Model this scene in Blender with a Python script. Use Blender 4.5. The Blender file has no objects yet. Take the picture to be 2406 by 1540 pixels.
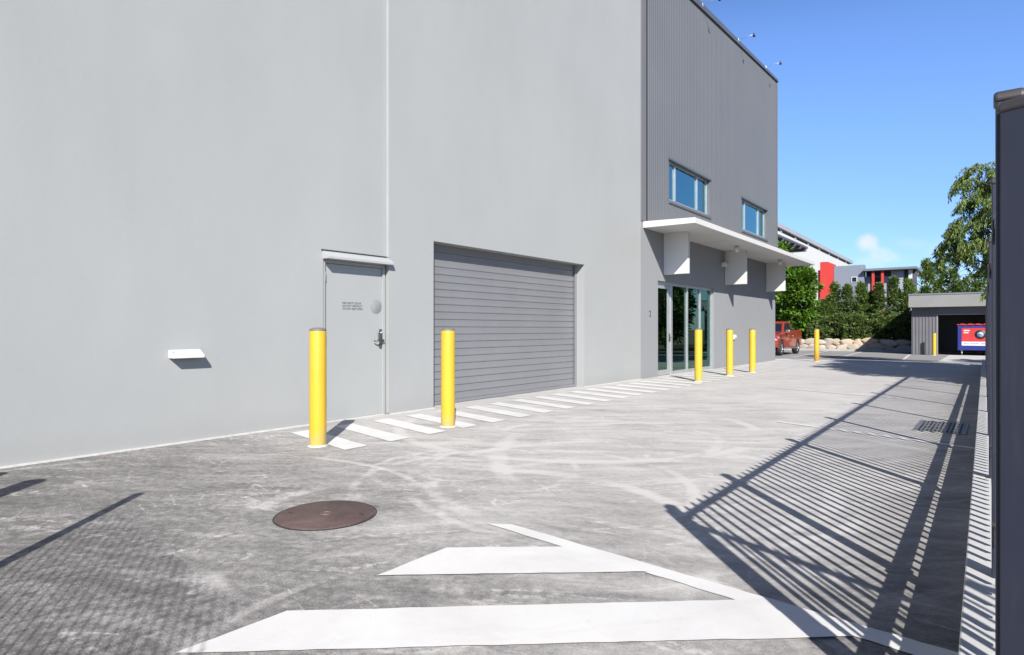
import bpy, bmesh, math, random
from mathutils import Vector, Matrix
R = math.radians
random.seed(7)
S = bpy.context.scene
COL = S.collection

# ------------------------------------------------------------------ camera, sky, sun, exposure
# world frame: X = metres out from the long warehouse wall, Y = along the wall, Z = up
cam = bpy.data.cameras.new('camera')
cam.sensor_width = 36.0
cam.lens = 36 * 1450 / 2406
cam.shift_y = 4 / 2406
cam.clip_start = 0.05
cam.clip_end = 3000
cam_ob = bpy.data.objects.new('camera', cam)
COL.objects.link(cam_ob)
cam_ob.location = (6.55, 0, 1.17)
cam_ob.rotation_euler = (R(90), 0, math.atan(1137 / 1450))
S.camera = cam_ob

SUN_EL = R(34.6)
SUN_AZ = math.atan2(.679, -.734)            # towards the sun, measured from +Y to +X
to_sun = Vector((math.sin(SUN_AZ) * math.cos(SUN_EL), math.cos(SUN_AZ) * math.cos(SUN_EL), math.sin(SUN_EL)))
sl = bpy.data.lights.new('sun', 'SUN')
sl.energy = 5.0
sl.angle = R(.5)
sl.color = (1, .955, .885)
sun = bpy.data.objects.new('sun', sl)
COL.objects.link(sun)
sun.rotation_euler = to_sun.to_track_quat('Z', 'Y').to_euler()

S.view_settings.view_transform = 'Standard'
S.view_settings.look = 'None'
S.view_settings.exposure = 0.86
S.view_settings.gamma = 1
S.render.engine = 'CYCLES'
S.cycles.max_bounces = 8
S.cycles.transparent_max_bounces = 16

W = bpy.data.worlds.new('World')
S.world = W
W.use_nodes = True
wt = W.node_tree
wt.nodes.clear()


class NT:
    """small node-tree helper"""
    def __init__(s, tree): s.t = tree
    def n(s, typ, **kw):
        nd = s.t.nodes.new(typ)
        for k, v in kw.items(): setattr(nd, k, v)
        return nd
    def put(s, sock, v):
        if hasattr(v, 'is_output'): s.t.links.new(v, sock)
        elif isinstance(v, (tuple, list)) and len(v) == 3 and sock.type == 'RGBA': sock.default_value = (*v, 1)
        else: sock.default_value = v
    def m(s, op, a, b=0.0, c=None):
        nd = s.n('ShaderNodeMath', operation=op)
        s.put(nd.inputs[0], a); s.put(nd.inputs[1], b)
        if c is not None: s.put(nd.inputs[2], c)
        return nd.outputs[0]
    def vm(s, op, a, b=(0, 0, 0)):
        nd = s.n('ShaderNodeVectorMath', operation=op)
        s.put(nd.inputs[0], a); s.put(nd.inputs[1], b)
        return nd.outputs['Value' if op in ('DOT_PRODUCT', 'LENGTH', 'DISTANCE') else 'Vector']
    def smooth(s, x, a, b):
        nd = s.n('ShaderNodeMapRange', interpolation_type='SMOOTHSTEP')
        s.put(nd.inputs[0], x); nd.inputs[1].default_value = a; nd.inputs[2].default_value = b
        return nd.outputs[0]
    def noise(s, v, sc, det=4, ro=.55, dist=0):
        nd = s.n('ShaderNodeTexNoise')
        s.put(nd.inputs['Vector'], v)
        nd.inputs['Scale'].default_value = sc; nd.inputs['Detail'].default_value = det
        nd.inputs['Roughness'].default_value = ro; nd.inputs['Distortion'].default_value = dist
        return nd.outputs['Fac']
    def map(s, v, sc=(1, 1, 1), rz=0, loc=(0, 0, 0)):
        nd = s.n('ShaderNodeMapping')
        s.put(nd.inputs[0], v)
        nd.inputs['Scale'].default_value = sc; nd.inputs['Rotation'].default_value = (0, 0, rz)
        nd.inputs['Location'].default_value = loc
        return nd.outputs[0]
    def rotmap(s, v, rz, sc):                 # rotate first, then stretch
        return s.map(s.map(v, rz=rz), sc=sc)
    def mix(s, f, a, b, blend='MIX'):
        nd = s.n('ShaderNodeMix', data_type='RGBA', blend_type=blend)
        s.put(nd.inputs[0], f); s.put(nd.inputs[6], a); s.put(nd.inputs[7], b)
        return nd.outputs[2]
    def ramp(s, f, stops):
        nd = s.n('ShaderNodeValToRGB')
        s.put(nd.inputs[0], f)
        el = nd.color_ramp.elements
        while len(el) < len(stops): el.new(.5)
        for e, (p, c) in zip(el, stops):
            e.position = p; e.color = (*c, 1)
        return nd.outputs[0]


w = NT(wt)
sky = w.n('ShaderNodeTexSky', sky_type='NISHITA')
sky.sun_disc = False
sky.sun_elevation = SUN_EL
sky.sun_rotation = SUN_AZ
sky.air_density = 1.0
sky.dust_density = 0.25
sky.ozone_density = 2.2
sky.altitude = 0
wdir = w.n('ShaderNodeTexCoord').outputs['Generated']
wsep = w.n('ShaderNodeSeparateXYZ'); wt.links.new(wdir, wsep.inputs[0])
tint = w.mix(1.0, sky.outputs[0], w.mix(w.smooth(wsep.outputs[2], .02, .36), (.60, .755, 1.06), (.85, 1.04, 1.42)), 'MULTIPLY')
tint = w.mix(w.smooth(wsep.outputs[2], .38, .66), tint, w.mix(1.0, tint, (.28, .26, .27), 'MULTIPLY'))
# one small fair-weather cumulus low in the sky and a fainter wisp beside it
def wray(px, py):
    a = math.atan(1137 / 1450); c, s = math.cos(a), math.sin(a); q = px - 1203
    return Vector((-1450 * s + q * c, 1450 * c + q * s, 774 - py)).normalized()
def cloud(px, py, rw, rh, tilt, seed, amt):
    d = wray(px, py); rt = d.cross(Vector((0, 0, 1))).normalized(); up = rt.cross(d)
    a = rt * math.cos(tilt) + up * math.sin(tilt); b = up * math.cos(tilt) - rt * math.sin(tilt)
    u = w.m('DIVIDE', w.vm('DOT_PRODUCT', wdir, tuple(a)), rw)
    v = w.m('DIVIDE', w.vm('DOT_PRODUCT', wdir, tuple(b)), rh)
    rr = w.m('SQRT', w.m('ADD', w.m('MULTIPLY', u, u), w.m('MULTIPLY', v, v)))
    nz = w.noise(w.vm('ADD', wdir, (seed, 0, 0)), 38, 5, .6, .4)
    rr = w.m('ADD', rr, w.m('MULTIPLY', w.m('SUBTRACT', nz, .5), 2.2))
    front = w.m('GREATER_THAN', w.vm('DOT_PRODUCT', wdir, tuple(d)), 0)
    return w.m('MULTIPLY', w.m('MULTIPLY', w.smooth(rr, 1.15, .1), front), amt)
skyc = tint
for args in ((2040, 568, .015, .013, 0, 3, .75), (2064, 590, .026, .013, -.45, 5, .62), (2060, 612, .03, .012, 0, 8, .3), (2150, 572, .035, .010, -.2, 11, .14), (2205, 585, .02, .014, 0, 2, .15)):
    skyc = w.mix(cloud(*args), skyc, (5.6, 5.9, 6.4))
bg = w.n('ShaderNodeBackground')
bg.inputs[1].default_value = 0.088
wt.links.new(skyc, bg.inputs[0])
out = w.n('ShaderNodeOutputWorld')
wt.links.new(bg.outputs[0], out.inputs[0])

# ------------------------------------------------------------------ materials
def new_mat(name):
    m = bpy.data.materials.new(name); m.use_nodes = True
    t = NT(m.node_tree)
    b = m.node_tree.nodes['Principled BSDF']
    return m, t, b
def pos(t): return t.n('ShaderNodeNewGeometry').outputs['Position']
def objc(t): return t.n('ShaderNodeTexCoord').outputs['Object']
def bump(t, b, h, strength=.2, dist=.01):
    nd = t.n('ShaderNodeBump'); nd.inputs['Strength'].default_value = strength; nd.inputs['Distance'].default_value = dist
    t.put(nd.inputs['Height'], h); t.t.links.new(nd.outputs[0], b.inputs['Normal'])
def mat(name, col, rough=.6, metal=0, var=.08, sc=3., grain=0., spec=.5, bumpy=0., bsc=60):
    """plain painted / coated surface with a little tone variation"""
    m, t, b = new_mat(name)
    o = objc(t)
    n1 = t.noise(o, sc, 5, .6)
    lo = tuple(c * (1 - var) for c in col); hi = tuple(min(1, c * (1 + var)) for c in col)
    c = t.ramp(n1, [(.3, lo), (.7, hi)])
    if grain:
        g = t.noise(o, 90, 3, .7)
        c = t.mix(t.m('MULTIPLY', t.smooth(g, .45, .75), grain), c, tuple(x * .55 for x in col))
    t.put(b.inputs['Base Color'], c)
    t.put(b.inputs['Roughness'], t.m('ADD', rough - .06, t.m('MULTIPLY', n1, .12)))
    b.inputs['Metallic'].default_value = metal
    b.inputs['Specular IOR Level'].default_value = spec
    if bumpy: bump(t, b, t.noise(o, bsc, 3, .6), bumpy, .004)
    return m

def mat_precast(name, col, spread):
    m, t, b = new_mat(name)
    p = pos(t)
    big = t.noise(p, .35, 3, .5)
    mid = t.noise(t.map(p, (1, 1, .45)), 1.6, 5, .6)
    fine = t.noise(p, 26, 4, .6)
    f = t.m('ADD', t.m('ADD', t.m('MULTIPLY', big, .5), t.m('MULTIPLY', mid, .35)), t.m('MULTIPLY', fine, .15))
    c = t.ramp(f, [(.3, tuple(x * (1 - spread) for x in col)), (.7, tuple(x * (1 + spread) for x in col))])
    # drip marks and splash-back dirt along the foot of the wall
    drip = t.noise(t.map(p, (1, 3.2, .14)), 1.5, 3, .5)
    c = t.mix(t.m('MULTIPLY', t.smooth(drip, .58, .8), .05), c, tuple(x * .72 for x in col))
    z = t.n('ShaderNodeSeparateXYZ'); t.put(z.inputs[0], p)
    foot = t.m('MULTIPLY', t.smooth(t.m('ADD', z.outputs[2], t.m('MULTIPLY', mid, -.35)), .12, -.14), .14)
    c = t.mix(foot, c, (.26, .255, .24))
    t.put(b.inputs['Base Color'], c)
    b.inputs['Roughness'].default_value = .75
    b.inputs['Specular IOR Level'].default_value = .3
    # pin holes and faint float marks
    vo = t.n('ShaderNodeTexVoronoi'); vo.inputs['Scale'].default_value = 7; t.put(vo.inputs['Vector'], p)
    bump(t, b, t.m('ADD', t.m('MULTIPLY', fine, .3), t.m('ADD', t.m('MULTIPLY', mid, 1.0), t.m('MULTIPLY', t.smooth(vo.outputs['Distance'], .0, .05), .25))), .22, .012)
    return m

def mat_driveway():
    m, t, b = new_mat('driveway_concrete')
    p = pos(t)
    sx = t.n('ShaderNodeSeparateXYZ'); t.put(sx.inputs[0], p)
    X, Y = sx.outputs[0], sx.outputs[1]
    big = t.noise(p, .30, 3, .5, .8)
    mid = t.noise(p, 1.2, 7, .62, .9)
    fine = t.noise(p, 20, 6, .75)
    grit = t.noise(p, 120, 3, .8)
    warp = t.vm('ADD', p, t.vm('MULTIPLY', t.n('ShaderNodeTexNoise').outputs['Color'], (0, 0, 0)))
    wn_ = t.n('ShaderNodeTexNoise'); t.put(wn_.inputs['Vector'], p); wn_.inputs['Scale'].default_value = .55; wn_.inputs['Detail'].default_value = 3
    warp = t.vm('ADD', p, t.vm('MULTIPLY', t.vm('SUBTRACT', wn_.outputs['Color'], (.5, .5, .5)), (.7, .7, 0)))
    s1 = t.noise(t.rotmap(warp, R(-34), (.45, 3.2, 1)), 1.5, 8, .68, .35)       # sweeping scuffs across the drive
    s2 = t.noise(t.rotmap(warp, R(-58), (.45, 4.5, 1)), 1.6, 8, .68, .3)
    s3 = t.noise(t.rotmap(warp, R(-8), (.45, 5.0, 1)), 1.7, 8, .68, .3)
    # wear: the wheel path up the drive is polished and dusty, the corner by the gate is dark
    wear = t.smooth(t.m('ADD', t.m('ADD', Y, t.m('MULTIPLY', X, .30)), t.m('MULTIPLY', big, 1.8)), 2.3, 6.9)
    f = t.m('ADD', .185, t.m('MULTIPLY', wear, .58))
    f = t.m('ADD', f, t.m('MULTIPLY', t.m('SUBTRACT', big, .5), .35))
    f = t.m('ADD', f, t.m('MULTIPLY', t.m('SUBTRACT', mid, .5), .60))
    sw = t.m('SUBTRACT', 1.0, t.m('MULTIPLY', t.smooth(Y, 7, 15), .7))
    st = t.m('ADD', t.m('MULTIPLY', t.smooth(s1, .47, .72), .26), t.m('ADD', t.m('MULTIPLY', t.smooth(s2, .51, .74), .24), t.m('MULTIPLY', t.smooth(s3, .53, .74), .18)))
    f = t.m('ADD', f, t.m('MULTIPLY', st, sw))
    dk = t.m('ADD', t.m('MULTIPLY', t.smooth(s1, .48, .3), .20), t.m('MULTIPLY', t.smooth(s3, .46, .3), .15))
    f = t.m('SUBTRACT', f, t.m('MULTIPLY', dk, sw))
    rough_ = t.m('SUBTRACT', 1.0, t.m('MULTIPLY', wear, .65))
    f = t.m('ADD', f, t.m('MULTIPLY', t.m('MULTIPLY', t.m('SUBTRACT', fine, .5), 1.5), rough_))
    f = t.m('ADD', f, t.m('MULTIPLY', t.m('MULTIPLY', t.m('SUBTRACT', grit, .5), 1.5), rough_))
    med = t.noise(t.rotmap(p, R(-36), (.6, 1.6, 1)), 6.5, 7, .74, .2)
    f = t.m('ADD', f, t.m('MULTIPLY', t.m('MULTIPLY', t.m('SUBTRACT', med, .5), .55), rough_))
    f = t.m('ADD', f, t.m('MULTIPLY', t.smooth(Y, 7, 14), .10))
    # darker ground colour along the plinth, put in to deepen the fence shade
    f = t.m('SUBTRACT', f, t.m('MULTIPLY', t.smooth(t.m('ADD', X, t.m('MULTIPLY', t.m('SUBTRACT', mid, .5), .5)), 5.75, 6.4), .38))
    # tyre arcs
    wob = t.m('MULTIPLY', t.m('SUBTRACT', mid, .5), .12)
    for cx, cy, rad, wd, a, ns in ((4.04, 2.745, 1.42, .10, .34, .8), (3.06, 3.79, .38, .035, .30, 2.1), (3.70, 3.775, 1.27, .06, .26, 1.0), (4.83, 2.1, .19, .05, .25, 2.5), (5.3, 1.6, 1.1, .05, .24, 1.2), (5.3, 1.6, 1.22, .05, .24, 1.2), (4.2, 4.4, 1.5, .09, .22, 1.1), (4.2, 4.4, 1.68, .05, .26, .9), (4.6, 5.2, 2.4, .10, .26, .7), (3.2, 5.9, 1.2, .07, .30, 1.3), (2.5, 6.4, 2.1, .1, .25, .9), (3.1, 3.9, .85, .045, .3, 1.6), (5.6, 6.5, 3.4, .12, .22, .6), (1.45, 2.9, .33, .016, .32, 2.4), (2.3, 1.2, 2.2, .05, .24, .9), (5.2, .2, 3.1, .05, .24, .8)):
        d = t.m('ADD', t.vm('DISTANCE', t.vm('MULTIPLY', p, (1, 1, 0)), (cx, cy, 0)), wob)
        ring = t.smooth(t.m('ABSOLUTE', t.m('SUBTRACT', d, rad)), wd, wd * .25)
        brk = t.smooth(t.noise(t.vm('ADD', p, (cx * 7, cy * 3, 0)), ns, 3, .6), .44, .62)
        f = t.m('ADD', f, t.m('MULTIPLY', t.m('MULTIPLY', ring, brk), a))
    # thin white scratches
    for k, (ang, sc, thr) in enumerate(((-35, 1.2, .007), (-48, .9, .007), (15, 1.1, .005), (-20, .8, .006), (-62, 1.5, .006), (-28, 1.8, .007))):
        v = t.noise(t.rotmap(t.vm('ADD', p, (k * 11.3, k * 5.1, 0)), R(ang), (.35, 1.6, 1)), sc, 2, .5, .3)
        ln = t.smooth(t.m('ABSOLUTE', t.m('SUBTRACT', v, .5)), thr, thr * .3)
        mk = t.m('MULTIPLY', t.smooth(t.noise(t.vm('ADD', p, (k * 3.3, 9, 0)), 1.1, 4, .65), .50, .60), t.smooth(fine, .40, .56))
        f = t.m('ADD', f, t.m('MULTIPLY', t.m('MULTIPLY', ln, mk), .34))
    # flaked white patches
    fl = t.m('MULTIPLY', t.smooth(t.noise(t.rotmap(p, R(-30), (.4, 2.2, 1)), 2.6, 8, .76, .3), .615, .68), t.smooth(Y, 7.5, 2.5))
    f = t.m('ADD', f, t.m('MULTIPLY', fl, .28))
    c = t.ramp(f, [(0, (.135, .129, .128)), (.25, (.225, .216, .213)), (.55, (.385, .371, .363)), (1, (.625, .606, .594))])
    # oil drips
    oil = t.smooth(t.noise(t.vm('ADD', p, (31, 4, 0)), 1.9, 3, .5), .70, .80)
    c = t.mix(t.m('MULTIPLY', oil, .35), c, (.12, .115, .11))
    # crazed repair scar: fine pale cracks
    vo = t.n('ShaderNodeTexVoronoi', feature='DISTANCE_TO_EDGE'); vo.inputs['Scale'].default_value = 3.4
    t.put(vo.inputs['Vector'], t.vm('ADD', p, t.vm('MULTIPLY', (1, 1, 1), (0, 0, 0))))
    cr = t.m('MULTIPLY', t.smooth(vo.outputs['Distance'], .012, .003), t.smooth(t.vm('DISTANCE', p, (5.05, 3.0, 0)), .55, .3))
    c = t.mix(t.m('MULTIPLY', cr, .6), c, (.5, .49, .48))
    t.put(b.inputs['Base Color'], c)
    t.put(b.inputs['Roughness'], t.m('SUBTRACT', .88, t.m('MULTIPLY', s1, .2)))
    b.inputs['Specular IOR Level'].default_value = .3
    bump(t, b, t.m('ADD', t.m('MULTIPLY', fine, .6), t.m('MULTIPLY', grit, .5)), .28, .006)
    return m

def mat_paving(name, dark, light, sc=1.0):
    m, t, b = new_mat(name)
    p = pos(t)
    n1 = t.noise(p, .5 * sc, 5, .6, .5); n2 = t.noise(p, 30, 4, .75); n3 = t.noise(t.rotmap(p, R(-20), (.5, 5, 1)), 1.0, 5, .6)
    f = t.m('ADD', t.m('MULTIPLY', n1, .5), t.m('ADD', t.m('MULTIPLY', n2, .25), t.m('MULTIPLY', n3, .25)))
    t.put(b.inputs['Base Color'], t.ramp(f, [(.33, dark), (.67, light)]))
    b.inputs['Roughness'].default_value = .88
    b.inputs['Specular IOR Level'].default_value = .25
    bump(t, b, n2, .3, .006)
    return m

def mat_paint():
    m, t, b = new_mat('road_marking_paint')
    p = pos(t)
    n1 = t.noise(p, 2.2, 6, .65, .4); n2 = t.noise(p, 55, 3, .7); n3 = t.noise(t.rotmap(p, R(-30), (.5, 6, 1)), 2, 5, .65)
    c = t.ramp(n1, [(.3, (.70, .69, .685)), (.6, (.78, .775, .77))])
    c = t.mix(t.m('MULTIPLY', t.smooth(t.m('ADD', t.m('MULTIPLY', n3, .7), t.m('MULTIPLY', n2, .3)), .60, .74), .4), c, (.45, .44, .43))
    c = t.mix(t.m('MULTIPLY', t.smooth(n2, .64, .74), .4), c, (.4, .39, .38))
    n4 = t.noise(t.rotmap(p, R(-50), (.35, 2.2, 1)), 1.4, 7, .7, .3)
    c = t.mix(t.m('MULTIPLY', t.smooth(n4, .54, .74), .30), c, (.50, .49, .48))
    t.put(b.inputs['Base Color'], c)
    b.inputs['Roughness'].default_value = .6
    bump(t, b, n2, .25, .003)
    return m

def mat_glass(name, tint, refl, amount, gl_rough=.0):
    """tinted, coated pane: see-through tint under a reflecting coat that grows at grazing angles"""
    m, t, b = new_mat(name)
    t.t.nodes.remove(b)
    tr = t.n('ShaderNodeBsdfTransparent'); tr.inputs[0].default_value = (*tint, 1)
    gl = t.n('ShaderNodeBsdfGlossy'); gl.inputs[0].default_value = (*refl, 1); gl.inputs['Roughness'].default_value = gl_rough
    fr = t.n('ShaderNodeFresnel'); fr.inputs[0].default_value = 1.5
    f = t.m('MINIMUM', t.m('ADD', t.m('MULTIPLY', fr.outputs[0], 1.0), amount), 1)
    mx = t.n('ShaderNodeMixShader')
    t.put(mx.inputs[0], f); t.t.links.new(tr.outputs[0], mx.inputs[1]); t.t.links.new(gl.outputs[0], mx.inputs[2])
    t.t.links.new(mx.outputs[0], t.t.nodes['Material Output'].inputs[0])
    return m

def mat_leaf(name, stops, trans=.25, rough=.5):
    m, t, b = new_mat(name)
    g = t.n('ShaderNodeNewGeometry')
    r = g.outputs['Random Per Island']
    n1 = t.noise(g.outputs['Position'], 1.3, 2, .5)
    f = t.m('ADD', t.m('MULTIPLY', r, .65), t.m('MULTIPLY', n1, .35))
    c = t.ramp(f, stops)
    t.put(b.inputs['Base Color'], c)
    b.inputs['Roughness'].default_value = rough
    b.inputs['Specular IOR Level'].default_value = .4
    tl = t.n('ShaderNodeBsdfTranslucent')
    t.put(tl.inputs[0], t.mix(.5, c, (.12, .2, .02)))
    mx = t.n('ShaderNodeMixShader'); mx.inputs[0].default_value = trans
    t.t.links.new(b.outputs[0], mx.inputs[1]); t.t.links.new(tl.outputs[0], mx.inputs[2])
    t.t.links.new(mx.outputs[0], t.t.nodes['Material Output'].inputs[0])
    return m

def mat_boulder():
    m, t, b = new_mat('boulder_sandstone')
    o = pos(t)
    r = t.n('ShaderNodeObjectInfo').outputs['Random']
    n1 = t.noise(o, 3.5, 6, .65)
    c = t.mix(t.m('MULTIPLY', n1, .8), t.ramp(r, [(0, (.56, .42, .27)), (.35, (.60, .50, .40)), (.7, (.56, .52, .49)), (1, (.64, .54, .42))]), (.46, .37, .28))
    t.put(b.inputs['Base Color'], c)
    b.inputs['Roughness'].default_value = .9
    bump(t, b, t.noise(o, 9, 6, .65), .6, .05)
    return m

def mat_manhole():
    m, t, b = new_mat('cast_iron_rust')
    o = objc(t)
    n1 = t.noise(o, 4, 6, .65, .5); n2 = t.noise(o, 40, 4, .7)
    c = t.ramp(t.m('ADD', t.m('MULTIPLY', n1, .7), t.m('MULTIPLY', n2, .3)), [(.32, (.065, .042, .040)), (.5, (.110, .070, .064)), (.7, (.18, .115, .105))])
    t.put(b.inputs['Base Color'], c)
    b.inputs['Roughness'].default_value = .68
    ch = t.n('ShaderNodeTexChecker'); ch.inputs['Scale'].default_value = 56
    t.put(ch.inputs['Vector'], t.map(o, rz=R(45)))
    bump(t, b, t.m('ADD', ch.outputs['Fac'], n2), .8, .008)
    return m

def mat_yellow():
    m, t, b = new_mat('bollard_yellow_paint')
    o = objc(t); z = t.n('ShaderNodeSeparateXYZ'); t.put(z.inputs[0], o)
    r_ = t.n('ShaderNodeObjectInfo').outputs['Random']
    ov = t.vm('ADD', o, t.vm('MULTIPLY', (9, 5, 3), (1, 1, 1)))
    sh = t.n('ShaderNodeCombineXYZ'); t.put(sh.inputs[2], t.m('MULTIPLY', r_, 40.)); ov = t.vm('ADD', o, sh.outputs[0])
    n1 = t.noise(ov, 5, 5, .65); n2 = t.noise(t.map(ov, (1, 1, .25)), 30, 5, .7); n3 = t.noise(t.map(ov, (1, 1, 3)), 11, 6, .7)
    c = t.ramp(n1, [(.3, (.68, .445, .028)), (.7, (.72, .485, .034))])
    c = t.mix(t.m('MULTIPLY', t.smooth(n3, .66, .72), .55), c, (.80, .66, .25))
    c = t.mix(t.m('MULTIPLY', t.smooth(n2, .68, .74), .5), c, (.34, .22, .04))
    c = t.mix(t.m('MULTIPLY', t.smooth(t.m('ADD', z.outputs[2], t.m('MULTIPLY', n1, -.25)), .10, -.10), .45), c, (.42, .37, .20))
    t.put(b.inputs['Base Color'], c)
    t.put(b.inputs['Roughness'], t.m('ADD', .32, t.m('MULTIPLY', n3, .2)))
    return m
def mat_fence():
    m, t, b = new_mat('fence_powder_coat')
    o = objc(t); z = t.n('ShaderNodeSeparateXYZ'); t.put(z.inputs[0], o)
    n1 = t.noise(o, 4, 5, .6); n2 = t.noise(o, 45, 4, .7); n3 = t.noise(t.map(o, (6, 6, .6)), 4, 5, .65)
    c = t.ramp(n1, [(.3, (.024, .029, .052)), (.7, (.031, .036, .062))])
    c = t.mix(t.m('MULTIPLY', t.smooth(n2, .70, .74), .5), c, (.16, .16, .19))
    c = t.mix(t.m('MULTIPLY', t.smooth(n3, .5, .75), .22), c, (.09, .085, .10))
    t.put(b.inputs['Base Color'], c)
    t.put(b.inputs['Roughness'], t.m('ADD', .34, t.m('MULTIPLY', n3, .2)))
    return m

M = dict(
    panel=mat_precast('wall_paint_pale_grey', (.395, .407, .404), .065),
    lower=mat_precast('wall_paint_mid_grey', (.300, .310, .325), .04),
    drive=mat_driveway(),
    asphalt=mat_paving('car_park_asphalt', (.26, .255, .255), (.38, .375, .37)),
    pad=mat_paving('pale_concrete_pad', (.56, .55, .54), (.70, .69, .675)),
    soil=mat_paving('dry_mulch_soil', (.11, .085, .06), (.24, .19, .14), 4),
    grassland=mat_paving('far_ground', (.12, .12, .07), (.22, .2, .13), .2),
    paint=mat_paint(),
    yellow=mat_yellow(),
    yellowworn=mat('bollard_weathered_yellow', (.74, .50, .02), .5, 0, .12, 8, .35),
    capgrey=mat('bollard_cap_grey', (.17, .16, .17), .6, 0, .15, 8),
    collar=mat('sealant_white', (.62, .61, .58), .7, 0, .12, 20),
    clad=mat('cladding_grey', (.158, .163, .171), .5, 0, .04, .6),
    cladtrim=mat('cladding_trim', (.18, .178, .18), .45, 0, .04, 2),
    dark=mat('dark_gap', (.035, .035, .045), .7, 0, .1, 4),
    parapet=mat('parapet_flashing', (.14, .15, .17), .4, .2, .05, 2),
    door=mat('fire_door_paint', (.405, .42, .415), .45, 0, .03, 1.2),
    doorframe=mat('door_frame_paint', (.385, .40, .395), .5, 0, .03, 3),
    flashing=mat('door_head_flashing', (.46, .475, .48), .4, .0, .04, 3),
    roller=mat('roller_door_steel', (.275, .28, .297), .38, .15, .05, 1.5, .04),
    silver=mat('anodised_aluminium', (.60, .61, .63), .35, .55, .05, 3),
    canopy=mat('canopy_white', (.72, .71, .69), .5, 0, .025, 1.4),
    white=mat('white_paint', (.74, .74, .73), .5, 0, .03, 2),
    grill=mat('dark_steel', (.07, .07, .075), .5, .6, .15, 10),
    grate=mat('galvanised_grate', (.27, .265, .262), .55, .2, .2, 8),
    steel=mat('lock_steel', (.24, .23, .23), .35, .8, .1, 15),
    signink=mat('sign_ink', (.045, .045, .05), .6),
    disc=mat('sticker_grey', (.30, .31, .31), .5, 0, .08, 12),
    fence=mat_fence(),
    fencecap=mat('fence_cap_plastic', (.05, .045, .05), .5, 0, .08, 6),
    plinth=mat_paving('plinth_concrete', (.52, .52, .52), (.66, .66, .655)),
    kerb=mat_paving('kerb_concrete', (.42, .40, .37), (.56, .54, .51)),
    glassdoor=mat_glass('tinted_door_glass', (.12, .20, .17), (.60, .92, .80), .12),
    glassgreen=mat_glass('green_door_glass', (.42, .78, .66), (.5, .9, .8), .08),
    glasswin=mat_glass('blue_window_glass', (.05, .13, .14), (.44, .78, .80), .36),
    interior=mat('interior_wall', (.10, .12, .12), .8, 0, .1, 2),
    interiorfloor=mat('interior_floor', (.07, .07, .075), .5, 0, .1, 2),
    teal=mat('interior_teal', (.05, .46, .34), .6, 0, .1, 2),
    iron=mat_manhole(),
    ironmark=mat('iron_badge', (.22, .15, .13), .6, .3, .2, 30),
    shedwall=mat('shed_steel', (.185, .185, .205), .45, .1, .06, 1.5),
    shedfascia=mat('shed_fascia_grey', (.30, .30, .295), .5, 0, .05, 1.5),
    binblue=mat('bin_blue', (.022, .035, .24), .4, 0, .12, 3),
    binred=mat('bin_red_sticker', (.62, .045, .045), .45, 0, .1, 3),
    binwhite=mat('bin_white', (.75, .77, .80), .5, 0, .05, 4),
    binblack=mat('bin_black', (.015, .017, .03), .5, 0, .1, 4),
    binpale=mat('bin_pale_blue', (.35, .48, .65), .5, 0, .2, 14),
    rubber=mat('tyre_rubber', (.022, .022, .024), .8, 0, .2, 10),
    rim=mat('alloy_rim', (.42, .42, .44), .35, .7, .1, 10),
    carglass=mat('car_glass', (.012, .022, .035), .2, 0, .1, 2, 0, .35),
    chrome=mat('chrome_trim', (.75, .75, .76), .2, .8, .05, 5),
    headlamp=mat('headlamp_lens', (.70, .70, .72), .15, .2, .05, 5),
    blackplastic=mat('black_plastic', (.03, .03, .033), .55, 0, .1, 5),
    bgwhite=mat('far_white_wall', (.72, .715, .70), .6, 0, .02, .4),
    bgroof=mat('far_roof_grey', (.50, .50, .52), .5, .2, .04, .5),
    bgawning=mat('awning_dark_steel', (.10, .10, .13), .6, 0, .1, 1),
    red=mat('red_render', (.64, .05, .04), .55, 0, .05, 1),
    office=mat('office_blue_grey', (.235, .275, .345), .6, 0, .03, .6),
    officelight=mat('office_panel_grey', (.36, .40, .44), .6, 0, .03, .6),
    roofgrey=mat('office_roof_grey', (.22, .25, .30), .5, .2, .05, .6),
    bgglass=mat('far_window_glass', (.02, .03, .045), .08, 0, .1, 1),
    boulder=mat_boulder(),
    bark=mat('bark', (.12, .09, .065), .9, 0, .25, 6, 0, .2, .5, 25),
    twig=mat('dry_twig', (.36, .31, .25), .85, 0, .2, 6),
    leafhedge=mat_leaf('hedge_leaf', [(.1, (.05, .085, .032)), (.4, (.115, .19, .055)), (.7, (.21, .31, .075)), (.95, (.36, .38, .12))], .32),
    leafpale=mat_leaf('hedge_leaf_pale', [(.1, (.075, .135, .04)), (.4, (.16, .265, .065)), (.7, (.27, .38, .085)), (.95, (.40, .40, .14))], .34),  # paler leaf green, used on whole trees
    leafbright=mat_leaf('bright_leaf', [(.1, (.05, .12, .014)), (.4, (.11, .25, .022)), (.7, (.18, .35, .03)), (.95, (.28, .44, .06))], .3),
    leafwillow=mat_leaf('drooping_leaf', [(.1, (.055, .10, .026)), (.4, (.14, .225, .05)), (.7, (.26, .36, .075)), (.95, (.42, .47, .15))], .3),
)
def mat_carred():
    m, t, b = new_mat('car_paint_red')
    b.inputs['Base Color'].default_value = (.43, .055, .026, 1)
    b.inputs['Metallic'].default_value = .25
    b.inputs['Roughness'].default_value = .32
    b.inputs['Coat Weight'].default_value = .8
    b.inputs['Coat Roughness'].default_value = .05
    return m
M['carred'] = mat_carred()
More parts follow.
